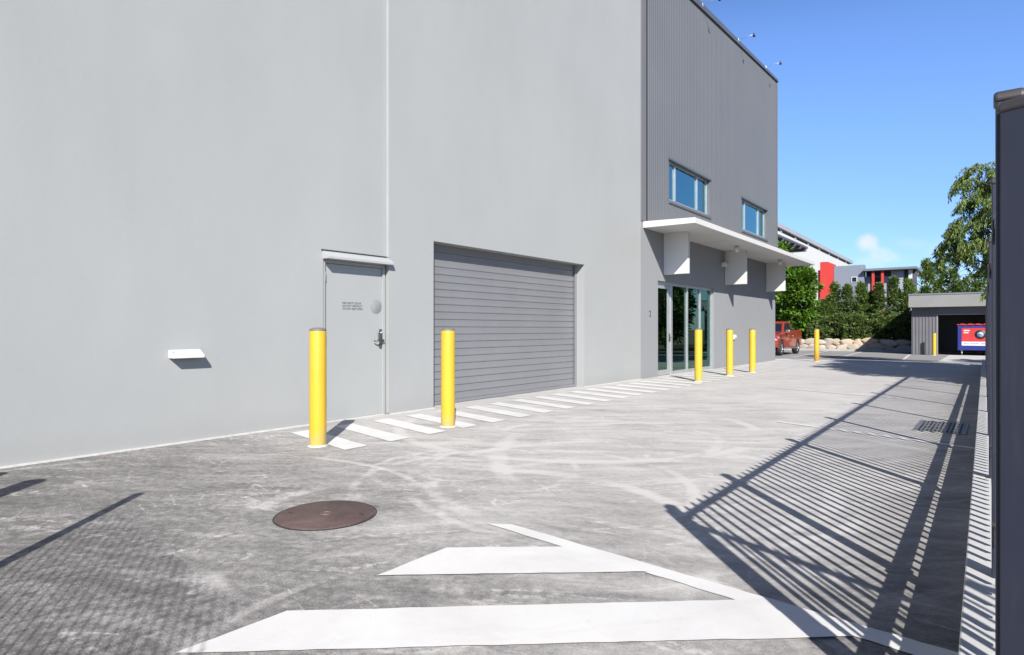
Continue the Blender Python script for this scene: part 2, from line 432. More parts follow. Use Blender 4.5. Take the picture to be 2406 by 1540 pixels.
# every coat above was judged at exposure 0.3; bring the whole palette to real-world reflectance for exposure 0.8
for m_ in M.values():
    t_ = NT(m_.node_tree)
    for nd in list(m_.node_tree.nodes):
        sock = nd.inputs.get('Base Color') if nd.type == 'BSDF_PRINCIPLED' else (nd.inputs.get('Color') if nd.type == 'BSDF_TRANSLUCENT' else None)
        if sock is None: continue
        if sock.is_linked: t_.put(sock, t_.mix(1.0, sock.links[0].from_socket, (.707, .707, .707), 'MULTIPLY'))
        else: sock.default_value = tuple(c * .707 for c in sock.default_value[:3]) + (1,)

# ------------------------------------------------------------------ mesh helpers
class MB:
    def __init__(s): s.v, s.f, s.sm, s.mi = [], [], [], []
    def add(s, verts, faces, smooth=False, mi=0):
        o = len(s.v)
        s.v += [tuple(v) for v in verts]
        s.f += [tuple(i + o for i in f) for f in faces]
        s.sm += [smooth] * len(faces); s.mi += [mi] * len(faces)
        return s
    def box(s, x0, x1, y0, y1, z0, z1, mi=0):
        return s.add([(x0, y0, z0), (x1, y0, z0), (x1, y1, z0), (x0, y1, z0), (x0, y0, z1), (x1, y0, z1), (x1, y1, z1), (x0, y1, z1)],
                     [(0, 3, 2, 1), (4, 5, 6, 7), (0, 1, 5, 4), (1, 2, 6, 5), (2, 3, 7, 6), (3, 0, 4, 7)], False, mi)
    def bar(s, p0, p1, w, h, mi=0):
        p0, p1 = Vector(p0), Vector(p1); d = (p1 - p0).normalized()
        up = Vector((0, 0, 1)) if abs(d.z) < .95 else Vector((1, 0, 0))
        sd = d.cross(up).normalized(); up = sd.cross(d)
        vs = []
        for p in (p0, p1):
            for a, b_ in ((-1, -1), (1, -1), (1, 1), (-1, 1)): vs.append(p + sd * a * w / 2 + up * b_ * h / 2)
        return s.add(vs, [(0, 1, 2, 3), (7, 6, 5, 4), (0, 4, 5, 1), (1, 5, 6, 2), (2, 6, 7, 3), (3, 7, 4, 0)], False, mi)
    def tube(s, pts, r, n=10, cap=True, mi=0, smooth=True):
        pts = [Vector(p) for p in pts]
        rs = r if isinstance(r, (list, tuple)) else [r] * len(pts)
        o = []; vs = []
        prev = None
        for i, p in enumerate(pts):
            d = (pts[min(i + 1, len(pts) - 1)] - pts[max(i - 1, 0)]).normalized()
            if prev is None:
                a = Vector((1, 0, 0)) if abs(d.x) < .8 else Vector((0, 1, 0))
                sd = d.cross(a).normalized()
            else:
                sd = (prev - d * prev.dot(d)).normalized()
            prev = sd; up = d.cross(sd)
            for k in range(n):
                a = 2 * math.pi * k / n
                vs.append(p + (sd * math.cos(a) + up * math.sin(a)) * rs[i])
        fs = [(i * n + k, i * n + (k + 1) % n, (i + 1) * n + (k + 1) % n, (i + 1) * n + k) for i in range(len(pts) - 1) for k in range(n)]
        s.add(vs, fs, smooth, mi)
        if cap:
            b0 = len(s.v) - len(vs)
            s.f += [tuple(b0 + k for k in range(n))[::-1], tuple(b0 + (len(pts) - 1) * n + k for k in range(n))]
            s.sm += [False] * 2; s.mi += [mi] * 2
        return s
    def lathe(s, prof, n=32, c=(0, 0, 0), mi=0, smooth=True):
        vs = [(c[0] + r * math.cos(2 * math.pi * k / n), c[1] + r * math.sin(2 * math.pi * k / n), c[2] + z) for r, z in prof for k in range(n)]
        fs = [(i * n + k, i * n + (k + 1) % n, (i + 1) * n + (k + 1) % n, (i + 1) * n + k) for i in range(len(prof) - 1) for k in range(n)]
        return s.add(vs, fs, smooth, mi)
    def prism(s, poly, axis, a, b, mi=0, smooth=False):
        """polygon extruded along an axis from a to b; poly is in the other two axes in order"""
        n = len(poly)
        def P(q, t): return {'x': (t, q[0], q[1]), 'y': (q[0], t, q[1]), 'z': (q[0], q[1], t)}[axis]
        vs = [P(q, a) for q in poly] + [P(q, b) for q in poly]
        s.add(vs, [(i, (i + 1) % n, n + (i + 1) % n, n + i) for i in range(n)], smooth, mi)
        o = len(s.v) - 2 * n
        s.f += [tuple(o + i for i in range(n))[::-1], tuple(o + n + i for i in range(n))]
        s.sm += [False] * 2; s.mi += [mi] * 2
        return s
    def build(s, name, mats, parent=None, bevel=0, fix=True, seg=2):
        me = bpy.data.meshes.new(name)
        me.from_pydata(s.v, [], s.f)
        for q in (mats if isinstance(mats, (list, tuple)) else [mats]): me.materials.append(q)
        me.polygons.foreach_set('use_smooth', s.sm)
        me.polygons.foreach_set('material_index', s.mi)
        if fix:
            bm = bmesh.new(); bm.from_mesh(me)
            bmesh.ops.recalc_face_normals(bm, faces=bm.faces[:])
            bm.to_mesh(me); bm.free()
        o = bpy.data.objects.new(name, me)
        COL.objects.link(o)
        if parent: o.parent = parent
        if bevel:
            md = o.modifiers.new('bevel', 'BEVEL'); md.width = bevel; md.segments = seg; md.limit_method = 'ANGLE'; md.angle_limit = R(40)
        return o

def tag(o, label=None, cat=None, group=None, kind=None):
    if label: o['label'] = label
    if cat: o['category'] = cat
    if group: o['group'] = group
    if kind: o['kind'] = kind
    return o
def thing(name, label, cat, loc=(0, 0, 0), rz=0, group=None):
    o = bpy.data.objects.new(name, None); o.empty_display_size = .2
    COL.objects.link(o); o.location = loc; o.rotation_euler = (0, 0, rz)
    return tag(o, label, cat, group)
def copy_tree(o, parent=None):
    c = o.copy(); COL.objects.link(c)
    if parent: c.parent = parent
    for ch in list(o.children): copy_tree(ch, c)
    return c
def text_mesh(name, body, size, m, parent, loc, rot, align='LEFT', thick=.001, sx=1.0):
    cu = bpy.data.curves.new(name, 'FONT'); cu.body = body; cu.size = size; cu.align_x = align; cu.extrude = thick
    tmp = bpy.data.objects.new(name, cu); COL.objects.link(tmp)
    dg = bpy.context.evaluated_depsgraph_get()
    me = bpy.data.meshes.new_from_object(tmp.evaluated_get(dg))
    bpy.data.objects.remove(tmp)
    o = bpy.data.objects.new(name, me); me.materials.clear(); me.materials.append(m)
    COL.objects.link(o); o.parent = parent; o.location = loc; o.rotation_euler = rot; o.scale = (sx, 1, 1)
    return o

# ------------------------------------------------------------------ ground
def sstep(x, a, b):
    t = max(0., min(1., (x - a) / (b - a))); return t * t * (3 - 2 * t)
def gz(y): return -.2 * sstep(y, 25.0, 33.0)
def sheet(name, xs, ys, dz, m, kind='structure'):
    b = MB()
    vs = [(x, y, gz(y) + dz) for y in ys for x in xs]
    n = len(xs)
    fs = [(j * n + i, j * n + i + 1, (j + 1) * n + i + 1, (j + 1) * n + i) for j in range(len(ys) - 1) for i in range(n - 1)]
    o = b.add(vs, fs).build(name, m, fix=False)
    o['kind'] = kind
    return o
slope = [25 + .5 * k for k in range(17)]
sheet('ground', [-900, -60, -6, 0, 8, 60, 900], [-900, -60, -10, 0, 10] + slope + [60, 200, 900], -.03, M['grassland'])
sheet('garden_bed', [6.55, 30], [-8, 0, 10] + slope + [60], -.012, M['soil'])
sheet('car_park', [-30, -.3, 6.9], [24.0] + slope + [38, 43.4], -.006, M['asphalt'])
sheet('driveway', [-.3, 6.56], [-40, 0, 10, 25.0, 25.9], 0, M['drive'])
sheet('footpath', [-.3, 1.66], [24.45, 25.0, 25.5, 26.2], .004, M['pad'])
sheet('concrete_apron', [4.62, 6.9], [27.6] + [q for q in slope if q > 27.6] + [38, 39.9], .0, M['pad'])

# painted markings
mk = MB()
def poly(pts, dz=.005):
    n = len(mk.v); rg = []
    for (xa, ya), (xb, yb) in zip(pts, list(pts[1:]) + [pts[0]]):
        L = math.hypot(xb - xa, yb - ya); q = max(1, int(L / .07))
        for i in range(q):
            t = i / q; a = .0035 if 0 < i else .002
            rg.append((xa + (xb - xa) * t + random.uniform(-a, a), ya + (yb - ya) * t + random.uniform(-a, a)))
    pts = rg
    mk.v.extend((x, y, gz(y) + dz) for x, y in pts); mk.f.append(tuple(range(n, n + len(pts)))); mk.sm.append(False); mk.mi.append(0)
Y0 = 3.94
for k in range(36):
    y = Y0 + k * .573
    if 13.4 < y < 13.4: continue
    sk = .24 + .10 * min(1, k / 6)
    jit = random.uniform(-.012, .012)
    poly([(.29, y + jit), (1.60, y - sk + jit), (1.60, y - sk + .275 + jit), (.30, y + .262 + jit)])
mk.build('hatch_marking', M['paint'], fix=False)['kind'] = 'structure'
mk = MB()
bar_y = [(1.0, 1.43), (1.92, 2.36)]
# border line of the chevron box and its two wide bars
poly([(4.15, 2.82), (4.27, 2.90), (6.47, 2.74), (6.47, 2.615)])
poly([(4.25, 1.90), (4.25, 2.37), (4.74, 2.772), (5.24, 2.738)], .0085)
poly([(4.23, .995), (4.245, 1.43), (5.70, 2.705), (6.13, 2.640)], .0085)
poly([(4.23, .06), (4.245, .52), (6.42, 2.42), (6.44, 2.0)], .0085)
for a, b_ in (((4.38, 8.16), (6.42, 7.50)),):
    poly([a, (a[0], a[1] + .085), (b_[0], b_[1] + .085), b_])
poly([(2.95, 12.9), (2.95, 12.98), (5.3, 12.22), (5.3, 12.14)])
mk.build('box_marking', M['paint'], fix=False)['kind'] = 'structure'
mk = MB()
for xa, ya, xb, yb in ((-1.30, 31.4, -1.75, 42.6), (.62, 31.9, .10, 42.6), (3.22, 32.6, 2.86, 39.3), (-4.4, 31.0, -4.8, 42.6)):
    poly([(xa, ya), (xa + .11, ya), (xb + .11, yb), (xb, yb)], .003)
mk.build('bay_marking', M['paint'], fix=False)['kind'] = 'structure'

# ------------------------------------------------------------------ the near warehouse
B = thing('warehouse_building', 'tall pale grey warehouse with roller door and ribbed grey upper storey, filling the left side', 'building')
LX = -.045                                   # the left panel sits a little behind the right one
DZ, DY0, DY1 = 2.045, 4.60, 5.605
b = MB()
b.box(-.24, LX, -9, DY0, -.1, 10.1); b.box(-.24, LX, DY0, 5.6, 2.15, 10.1)
wl = b.build('wall', M['panel'], B)
GY0, GY1, GZ = 6.472, 10.725, 2.476
b = MB()
b.box(-.28, 0, 5.625, GY0, -.1, 10.1); b.box(-.28, 0, GY0, GY1, GZ, 10.1); b.box(-.28, 0, GY1, 13.24, -.1, 10.1)
wr = b.build('wall', M['panel'], B)
MB().box(-.24, -.10, 5.6, 5.625, 2.15, 10.1).build('panel_joint', M['dark'], wl)
MB().box(LX - .01, .0015, 5.606, 5.624, 2.16, 10.1).build('joint_trim', M['flashing'], wr)
MB().box(LX - .01, .0015, 5.614, 5.624, .02, 2.16).build('joint_trim', M['panel'], wr)
b = MB()
b.box(LX - .002, LX + .034, -9, DY0 - .02, -.02, .014); b.box(-.002, .030, 5.64, GY0, -.02, .013); b.box(-.002, .030, GY1, 13.24, -.02, .013)
b.build('sealant_bead', M['collar'], B)

# lower grey wall round the entrance
EY0, EY1, EZ = 14.18, 18.02, 2.37
b = MB()
b.box(-.28, -.002, 13.25, EY0, -.1, 3.72); b.box(-.28, -.002, EY0, EY1, EZ, 3.72); b.box(-.28, -.002, EY1, 18.93, -.1, 3.72); b.box(-.28, -.002, 18.945, 24.45, -.1, 3.72)
lw = b.build('wall', M['lower'], B)
MB().box(-.28, -.012, 18.93, 18.945, -.1, 3.7).build('panel_joint', M['dark'], lw)
# upper ribbed cladding with two window openings
WIN = ((14.85, 17.64, 4.465, 5.49), (20.55, 23.30, 4.445, 5.47))
CY0, CY1, CZ0 = 13.62, 24.62, 3.72
def top(y): return 10.15 + .048 * (y - 16.25)
b = MB()
ys = [CY0]
for q in WIN: ys += [q[0], q[1]]
ys.append(CY1)
for i in range(5):
    y0, y1 = ys[i], ys[i + 1]
    def wbox(z0, z1a, z1b):
        b.add([(-.2, y0, z0), (.0, y0, z0), (.0, y1, z0), (-.2, y1, z0), (-.2, y0, z1a), (.0, y0, z1a), (.0, y1, z1b), (-.2, y1, z1b)],
              [(0, 3, 2, 1), (4, 5, 6, 7), (0, 1, 5, 4), (1, 2, 6, 5), (2, 3, 7, 6), (3, 0, 4, 7)])
    if i % 2 == 0: wbox(CZ0, top(y0), top(y1))
    else:
        q = WIN[i // 2]; wbox(CZ0, q[2], q[2]); wbox(q[3], top(y0), top(y1))
y = CY0 + .03
while y < CY1 - .05:
    segs = [(CZ0, top(y) - .005)]
    for q in WIN:
        if q[0] - .09 < y + .03 and y < q[1] + .09: segs = [(CZ0, q[2] - .1), (q[3] + .07, top(y) - .005)]
    for z0, z1 in segs:
        b.add([(0, y, z0), (.007, y + .010, z0), (.007, y + .032, z0), (0, y + .042, z0), (0, y, z1), (.007, y + .010, z1), (.007, y + .032, z1), (0, y + .042, z1)],
              [(0, 1, 5, 4), (1, 2, 6, 5), (2, 3, 7, 6), (0, 3, 2, 1), (4, 5, 6, 7)])
    y += .105
cl = b.build('cladding', M['clad'], B)
b = MB(); b.box(-.2, .02, 13.25, 13.49, 3.72, 10.12)
b.build('corner_flashing', M['cladtrim'], B, .004)
MB().box(-.2, -.01, 13.49, 13.62, 3.72, 10.1).build('shadow_groove', M['dark'], B)
MB().box(-.02, .028, 24.62, 24.68, 3.72, top(24.6)).build('corner_flashing', M['clad'], B, .004)
# parapet flashing along the sloping top
b = MB()
y0, y1 = 13.25, 24.72
b.add([(-.3, y0, top(y0)), (.055, y0, top(y0)), (.055, y1, top(y1)), (-.3, y1, top(y1)), (-.3, y0, top(y0) + .235), (.03, y0, top(y0) + .235), (.03, y1, top(y1) + .12), (-.3, y1, top(y1) + .12)],
      [(0, 3, 2, 1), (4, 5, 6, 7), (0, 1, 5, 4), (1, 2, 6, 5), (2, 3, 7, 6), (3, 0, 4, 7)])
b.build('parapet_flashing', M['parapet'], B, .006)
# body of the building behind the faces
b = MB()
b.box(-24, -.30, -9, 13.25, -.1, 9.9); b.box(-24, -4.4, 13.25, 24.4, -.1, 10.2)
b.box(-4.4, -.3, 13.25, 24.4, 3.1, 10.0)
b.box(-4.4, -.3, 18.4, 24.4, -.1, 3.1)
b.box(-.3, -.202, 24.3, 24.44, 3.73, 10.2)
b.build('building_core', M['lower'], B)

# the fire door in the left panel
FD = MB().box(-.105, -.085, DY0 + .045, DY1 - .045, .012, DZ - .045).build('fire_door', M['door'], B, .003)
FD['label'] = 'pale grey steel fire door with three line warning text'
b = MB()
b.box(-.24, LX - .012, DY0, DY0 + .04, .0, DZ); b.box(-.24, LX - .012, DY1 - .045, DY1 + .0, .0, DZ); b.box(-.24, LX - .02, DY0 + .04, DY1 - .045, DZ - .04, DZ)
b.build('door_frame', M['doorframe'], FD, .004)
MB().box(-.24, LX + .006, DY0 + .04, DY1 - .04, -.05, .011).build('door_sill', M['collar'], FD)
b = MB().prism([(LX - .05, 2.047), (LX + .12, 2.047), (LX + .12, 2.08), (LX + .004, 2.15), (LX - .05, 2.15)], 'y', DY0 - .012, DY1 + .045)
b.build('door_head_flashing', M['flashing'], FD, .003)
MB().box(LX - .02, LX + .012, DY0 - .03, DY1 - .0, 2.151, 2.166).build('flashing_seam', M['dark'], FD)
for z in (1.83, 1.05, .28):
    MB().tube([(LX - .022, DY0 + .041, z - .055), (LX - .022, DY0 + .041, z + .055)], .011, 10).build('hinge', M['silver'], FD)
text_mesh('sign_lettering', 'FIRE SAFETY DOOR\nDO NOT OBSTRUCT\nDO NOT KEEP OPEN', .037, M['signink'], FD, (-.0845, 4.915, 1.497), (R(90), 0, R(90)), sx=.93)
st = MB().lathe([(0, .0015), (.098, .0015), (.1, 0)], 40).build('round_sticker', M['disc'], FD); st.location = (-.0845, 5.462, 1.478); st.rotation_euler = (0, R(90), 0)
b = MB().box(-.085, -.072, 5.515, 5.575, .91, 1.17)
b.build('lock_plate', M['steel'], FD, .003)
hd = MB()
hd.tube([(-.075, 5.545, 1.02), (-.02, 5.545, 1.02)], .012, 10); hd.tube([(-.02, 5.548, 1.02), (-.018, 5.42, 1.015), (-.05, 5.402, 1.01)], [.012, .011, .009], 10)
hd.build('handle', M['steel'], FD)
MB().box(-.073, -.04, 5.49, 5.535, 1.03, 1.12).build('latch_guard', M['steel'], FD, .004)
kc = MB().lathe([(0, .010), (.016, .010), (.018, 0)], 16).build('key_cylinder', M['silver'], FD); kc.location = (-.072, 5.547, 1.12); kc.rotation_euler = (0, R(90), 0)

# the roller door
RX = -.235
prof = []
z = .05
npit = 22
pit = (GZ + .12 - .05) / npit
pts = []
for k in range(npit):
    z0 = .05 + k * pit
    for q, xo in ((.0, .000), (.06, .004), (.16, .006), (.5, .0065), (.80, .0095), (.90, .011), (.935, .006), (.94, -.006), (.985, -.006)):
        pts.append((RX + xo, z0 + q * pit))
b = MB()
n = len(pts)
vs = [(x, GY0 + .015, z) for x, z in pts] + [(x, GY1 - .015, z) for x, z in pts]
b.add(vs, [(i, i + 1, n + i + 1, n + i) for i in range(n - 1)])
RD = b.build('roller_door', M['roller'], B, fix=False)
RD['label'] = 'grey slatted steel roller door, closed'
MB().box(RX - .02, RX + .026, GY0 + .012, GY1 - .012, .006, .052).build('bottom_rail', M['roller'], RD, .004)
for y0, y1 in ((GY0 + .001, GY0 + .05), (GY1 - .05, GY1 - .001)):
    MB().box(RX + .024, RX + .055, y0, y1, .0, GZ - .002).build('guide_track', M['roller'], RD, .003)
MB().box(-.6, -.29, GY0 - .2, GY1 + .2, -.1, 3.0).build('door_backing', M['dark'], RD)

# upper windows
for (y0, y1, z0, z1) in WIN:
    wd = MB()
    wd.box(-.13, -.06, y0, y0 + .045, z0, z1); wd.box(-.13, -.06, y1 - .06, y1, z0, z1)
    wd.box(-.13, -.06, y0 + .045, y1 - .06, z0, z0 + .055); wd.box(-.13, -.06, y0 + .045, y1 - .06, z1 - .05, z1)
    t1 = y0 + (y1 - y0) * .178; t2 = y0 + (y1 - y0) * .72
    wd.box(-.135, -.055, t1 - .04, t1 + .04, z0 + .055, z1 - .05); wd.box(-.135, -.055, t2 - .04, t2 + .04, z0 + .055, z1 - .05)
    wn = wd.build('window', M['silver'], B, .004)
    for p0, p1 in ((y0 + .045, t1 - .04), (t1 + .04, t2 - .04), (t2 + .04, y1 - .06)):
        MB().box(-.10, -.092, p0, p1, z0 + .055, z1 - .05).build('pane', M['glasswin'], wn)
    MB().box(-.19, -.17, y0, y1, z0, z1).build('blind', M['interior'], wn)
    hf = MB(); hf.prism([(-.2, z1), (.05, z1 - .012), (.05, z1 + .028), (-.0, z1 + .075), (-.2, z1 + .075)], 'y', y0 - .06, y1 + .07)
    hf.build('head_flashing', M['parapet'], wn)
    sf = MB(); sf.prism([(-.055, z0 - .002), (.045, z0 - .035), (.045, z0 - .075), (.018, z0 - .1), (-.055, z0 - .1)], 'y', y0 - .06, y1 + .07)
    sf.build('sill', M['clad'], wn)
    MB().box(-.055, .022, y1 - .006, y1 + .05, z0 + .001, z1 - .001).build('jamb_flashing', M['clad'], wn)

# glazed entrance
EN = MB()
fx0, fx1 = -.16, -.06
EN.box(fx0, fx1, EY0, EY0 + .06, 0, EZ); EN.box(fx0, fx1, EY1 - .05, EY1, 0, EZ)
EN.box(fx0, fx1, EY0 + .06, EY1 - .05, EZ - .07, EZ)
mull = (15.10, 16.18, 17.12)
EN.box(fx0, fx1, 15.08, 15.19, 0, EZ - .07); EN.box(fx0, fx1, 16.155, 16.225, .0, EZ - .07); EN.box(fx0, fx1, 17.09, 17.16, .0, EZ - .07)
for y0, y1 in ((15.19, 16.155), (16.225, 17.09), (17.16, EY1 - .05)): EN.box(fx0 + .01, fx1 - .01, y0, y1, 0, .085)
en = EN.build('entrance', M['silver'], B, .004)
en['label'] = 'silver framed glazed shopfront entrance'
for i, (y0, y1) in enumerate(((15.19, 16.155), (16.225, 17.09), (17.16, EY1 - .05))):
    MB().box(-.115, -.105, y0, y1, .085, EZ - .07).build('pane', M['glassdoor'] if i < 2 else M['glassgreen'], en)
dl = MB()
d0, d1 = EY0 + .065, 15.075
dl.box(-.14, -.085, d0, d0 + .12, .01, EZ - .075); dl.box(-.14, -.085, d1 - .11, d1, .01, EZ - .075)
dl.box(-.14, -.085, d0 + .12, d1 - .11, .01, .14); dl.box(-.14, -.085, d0 + .12, d1 - .11, EZ - .17, EZ - .075)
dl.box(-.117, -.109, d0 + .12, d1 - .11, .14, EZ - .17, 1)
dl.build('door', [M['silver'], M['glassdoor']], en, .003)
hb = MB(); hb.tube([(-.085, 15.03, .96), (-.02, 15.03, .96), (-.02, 14.93, .96)], .011, 10); hb.box(-.085, -.072, 15.005, 15.055, .84, 1.06)
hb.build('handle', M['steel'], en)
# the dim lobby behind the glass
lb = MB()
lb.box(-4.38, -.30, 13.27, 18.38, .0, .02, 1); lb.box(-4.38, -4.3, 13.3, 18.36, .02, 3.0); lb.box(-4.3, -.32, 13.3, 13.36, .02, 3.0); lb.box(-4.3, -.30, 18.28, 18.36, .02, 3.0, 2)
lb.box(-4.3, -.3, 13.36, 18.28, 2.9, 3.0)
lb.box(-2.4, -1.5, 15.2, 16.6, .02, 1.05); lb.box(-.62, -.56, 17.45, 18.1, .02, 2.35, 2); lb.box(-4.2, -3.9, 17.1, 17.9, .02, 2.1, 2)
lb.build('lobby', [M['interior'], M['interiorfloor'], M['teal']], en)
text_mesh('house_number', '2', .21, M['signink'], B, (.001, 13.69, 1.475), (R(90), 0, R(90)), thick=.004, sx=.95)

# canopy
CYA, CYB, CW = 13.36, 25.0, 1.265
cn = MB()
cn.prism([(.0, 3.56), (CW, 3.545), (CW, 3.672), (.0, 3.712)], 'y', CYA, CYB)
CN = cn.build('canopy', M['canopy'], B, .006)
CN['label'] = 'long white flat entrance canopy with three square fins'
for y in (14.504, 18.961, 23.284):
    MB().box(.0, .635, y, y + .11, 2.535, 3.556).build('fin', M['canopy'], CN, .005)
for y in (16.6, 19.6, 22.4):
    MB().box(.01, CW - .01, y, y + .006, 3.548, 3.5505).build('soffit_joint', M['cladtrim'], CN)

# lamps, outlets, roof arms
for y, nm in ((17.85, 'white bulkhead lamp under the canopy, beside the middle fin'), (22.35, 'white bulkhead lamp under the canopy, beside the far fin')):
    L = thing('canopy_lamp', nm, 'lamp', (.72, y, 3.55), 0, 'canopy lamps')
    MB().lathe([(0, 0), (.035, 0), (.035, -.03), (.0, -.03)], 16).build('stem', M['white'], L)
    MB().lathe([(0, -.03), (.075, -.035), (.085, -.07), (.072, -.13), (.04, -.175), (0, -.19)], 20).build('lamp_dome', M['white'], L)
L = thing('wall_light', 'white wedge shaped light on the blank wall left of the fire door', 'light', (LX, 2.925, .84))
wg = MB()
wg.prism([(0, .035), (0, .12), (.02, .12), (.12, .062), (.12, .035)], 'y', -.155, .155)
wg.build('housing', M['white'], L, .004)
MB().box(.006, .10, -.13, .13, .028, .0345).build('lens', M['capgrey'], L)
sw_ = MB().lathe([(0, .003), (.006, .003), (.006, 0)], 10).build('screw', M['grill'], L)
sw_.location = (.075, -.135, .0925); sw_.rotation_euler = (0, R(45), 0)
L = thing('floodlight', 'small twin head white floodlight high on the wall beside the middle fin', 'light', (0, 18.70, 3.12))
MB().box(0, .05, -.07, .07, -.06, .06).build('mounting_box', M['white'], L, .008)
for s in (-.1, .1):
    h = MB(); h.tube([(.05, s * .3, 0), (.10, s * .8, 0)], .012, 8); h.box(.08, .17, s - .07, s + .07, -.055, .06)
    h.build('lamp_head', M['white'], L, .01)
L = thing('power_outlet', 'small white weatherproof outlet low on the grey wall behind the bollards', 'outlet', (0, 19.73, .92))
MB().box(0, .05, -.05, .05, -.075, .075).build('box', M['white'], L, .008)
MB().prism([(.05, .075), (.09, .06), (.09, -.02), (.05, -.02)], 'y', -.045, .045).build('flap', M['white'], L, .004)
arm_first = None
for y, nm in ((17.05, 'thin lamp arm on the roof edge, nearest and cut by the frame'), (20.15, 'thin lamp arm on the roof edge, middle one of the row'), (23.2, 'thin lamp arm on the roof edge, nearest the far corner')):
    zt = top(y) + .12
    if arm_first is None:
        A = arm_first = thing('roof_lamp', nm, 'lamp', (.0, y, zt), 0, 'lamp arms along the roof edge')
        MB().box(-.08, .04, -.03, .03, -.02, .07).build('base', M['white'], A, .01)
        MB().tube([(-.02, 0, .04), (.25, .0, .06), (.50, 0, .07)], .008, 8).build('arm', M['silver'], A)
        hd = MB(); hd.tube([(.50, 0, .10), (.515, 0, .0)], [.022, .042], 12)
        hd.build('lamp_head', M['grill'], A)
    else:
        A = copy_tree(arm_first); A.location = (.0, y, zt); A['label'] = nm

# ------------------------------------------------------------------ bollards
def make_bollard(paint):
    t = thing('bollard', '', 'bollard', (0, 0, 0), 0, 'yellow safety bollards')
    MB().lathe([(.083, .0), (.083, 1.145), (.081, 1.156)], 40).build('post', paint, t, fix=False)
    MB().lathe([(.082, 1.153), (.084, 1.160), (.078, 1.172), (.05, 1.184), (0, 1.188)], 40).build('cap', M['capgrey'], t, fix=False)
    MB().lathe([(.083, .014), (.090, .011), (.099, .004), (.103, -.01)], 40).build('base_collar', M['collar'], t, fix=False)
    return t
BL = [((1.19, 3.675), 'yellow bollard in front of the fire door, the closest one'),
      ((1.36, 5.37), 'yellow bollard at the near edge of the roller door'),
      ((1.32, 13.42), 'yellow bollard in front of the glass entrance doors'),
      ((1.27, 15.62), 'yellow bollard just past the glass entrance, left one of the close pair'),
      ((1.38, 17.10), 'yellow bollard just past the glass entrance, right one of the close pair'),
      ((1.45, 24.36), 'weathered yellow bollard with rusty foot at the end of the striped path'),
      ((3.99, 39.34), 'yellow bollard standing before the ribbed shed wall'),
      ((1.36, .10), 'yellow bollard by the wall, out of frame at the near left'),
      ((1.88, .22), 'yellow bollard out from the wall, out of frame at the near left')]
proto = make_bollard(M['yellow'])
def rusty():
    m, t, b = new_mat('bollard_rusty_yellow')
    o = objc(t); s = t.n('ShaderNodeSeparateXYZ'); t.put(s.inputs[0], o)
    n1 = t.noise(t.map(o, (1, 1, .3)), 14, 5, .65)
    f = t.smooth(t.m('ADD', s.outputs[2], t.m('MULTIPLY', n1, -.9)), .12, -.38)
    t.put(b.inputs['Base Color'], t.mix(f, (.50, .33, .02), (.38, .18, .011)))
    b.inputs['Roughness'].default_value = .5
    return m
for i, ((x, y), nm) in enumerate(BL):
    o = proto if i == 0 else copy_tree(proto)
    o.location = (x, y, gz(y)); o['label'] = nm
    o.rotation_euler.z = i * .7
    if i == 5:
        for ch in o.children:
            if ch.name.startswith('post'):
                ch.data = ch.data.copy(); ch.data.materials[0] = rusty()

# ------------------------------------------------------------------ manhole, drain
mh = thing('manhole_cover', 'round rusty brown cast iron manhole cover set in the concrete', 'manhole cover', (3.226, 2.338, .0))
MB().lathe([(0, .009), (.297, .009), (.301, .006), (.301, -.02)], 64).build('lid', M['iron'], mh)
MB().lathe([(.305, -.02), (.305, .004), (.312, .004), (.316, .0)], 64).build('rim', M['grill'], mh)
b = MB(); b.lathe([(.030, .0092), (.030, .0125), (.036, .0125), (.036, .0092)], 24)
for k in range(5): b.box(-.022 + k * .010, -.017 + k * .010, -.016, .016, .0092, .0115)
b.build('badge', M['ironmark'], mh)
for a in (0, math.pi):
    ks = MB().box(-.02, .02, -.006, .006, .0093, .0103).build('key_slot', M['dark'], mh)
    ks.location = (.23 * math.cos(a + .6), .23 * math.sin(a + .6), 0)
dr = thing('drain_grate', 'steel drain grate in the concrete within the fence shadow', 'drain', (6.04, 8.95, 0), 0)
b = MB(); b.box(-.25, -.22, -.5, .5, -.02, .008); b.box(.22, .25, -.5, .5, -.02, .008); b.box(-.22, .22, -.5, -.47, -.02, .008); b.box(-.22, .22, .47, .5, -.02, .008)
b.build('frame', M['grate'], dr)
b = MB()
for k in range(12): b.box(-.22 + k * .0385, -.204 + k * .0385, -.47, .47, -.004, .009)
for k in range(3): b.box(-.22, .22, -.25 + k * .24, -.232 + k * .24, -.003, .0085)
b.build('grate', M['grate'], dr)
MB().box(-.22, .22, -.47, .47, .003, .0045).build('sump', M['dark'], dr)

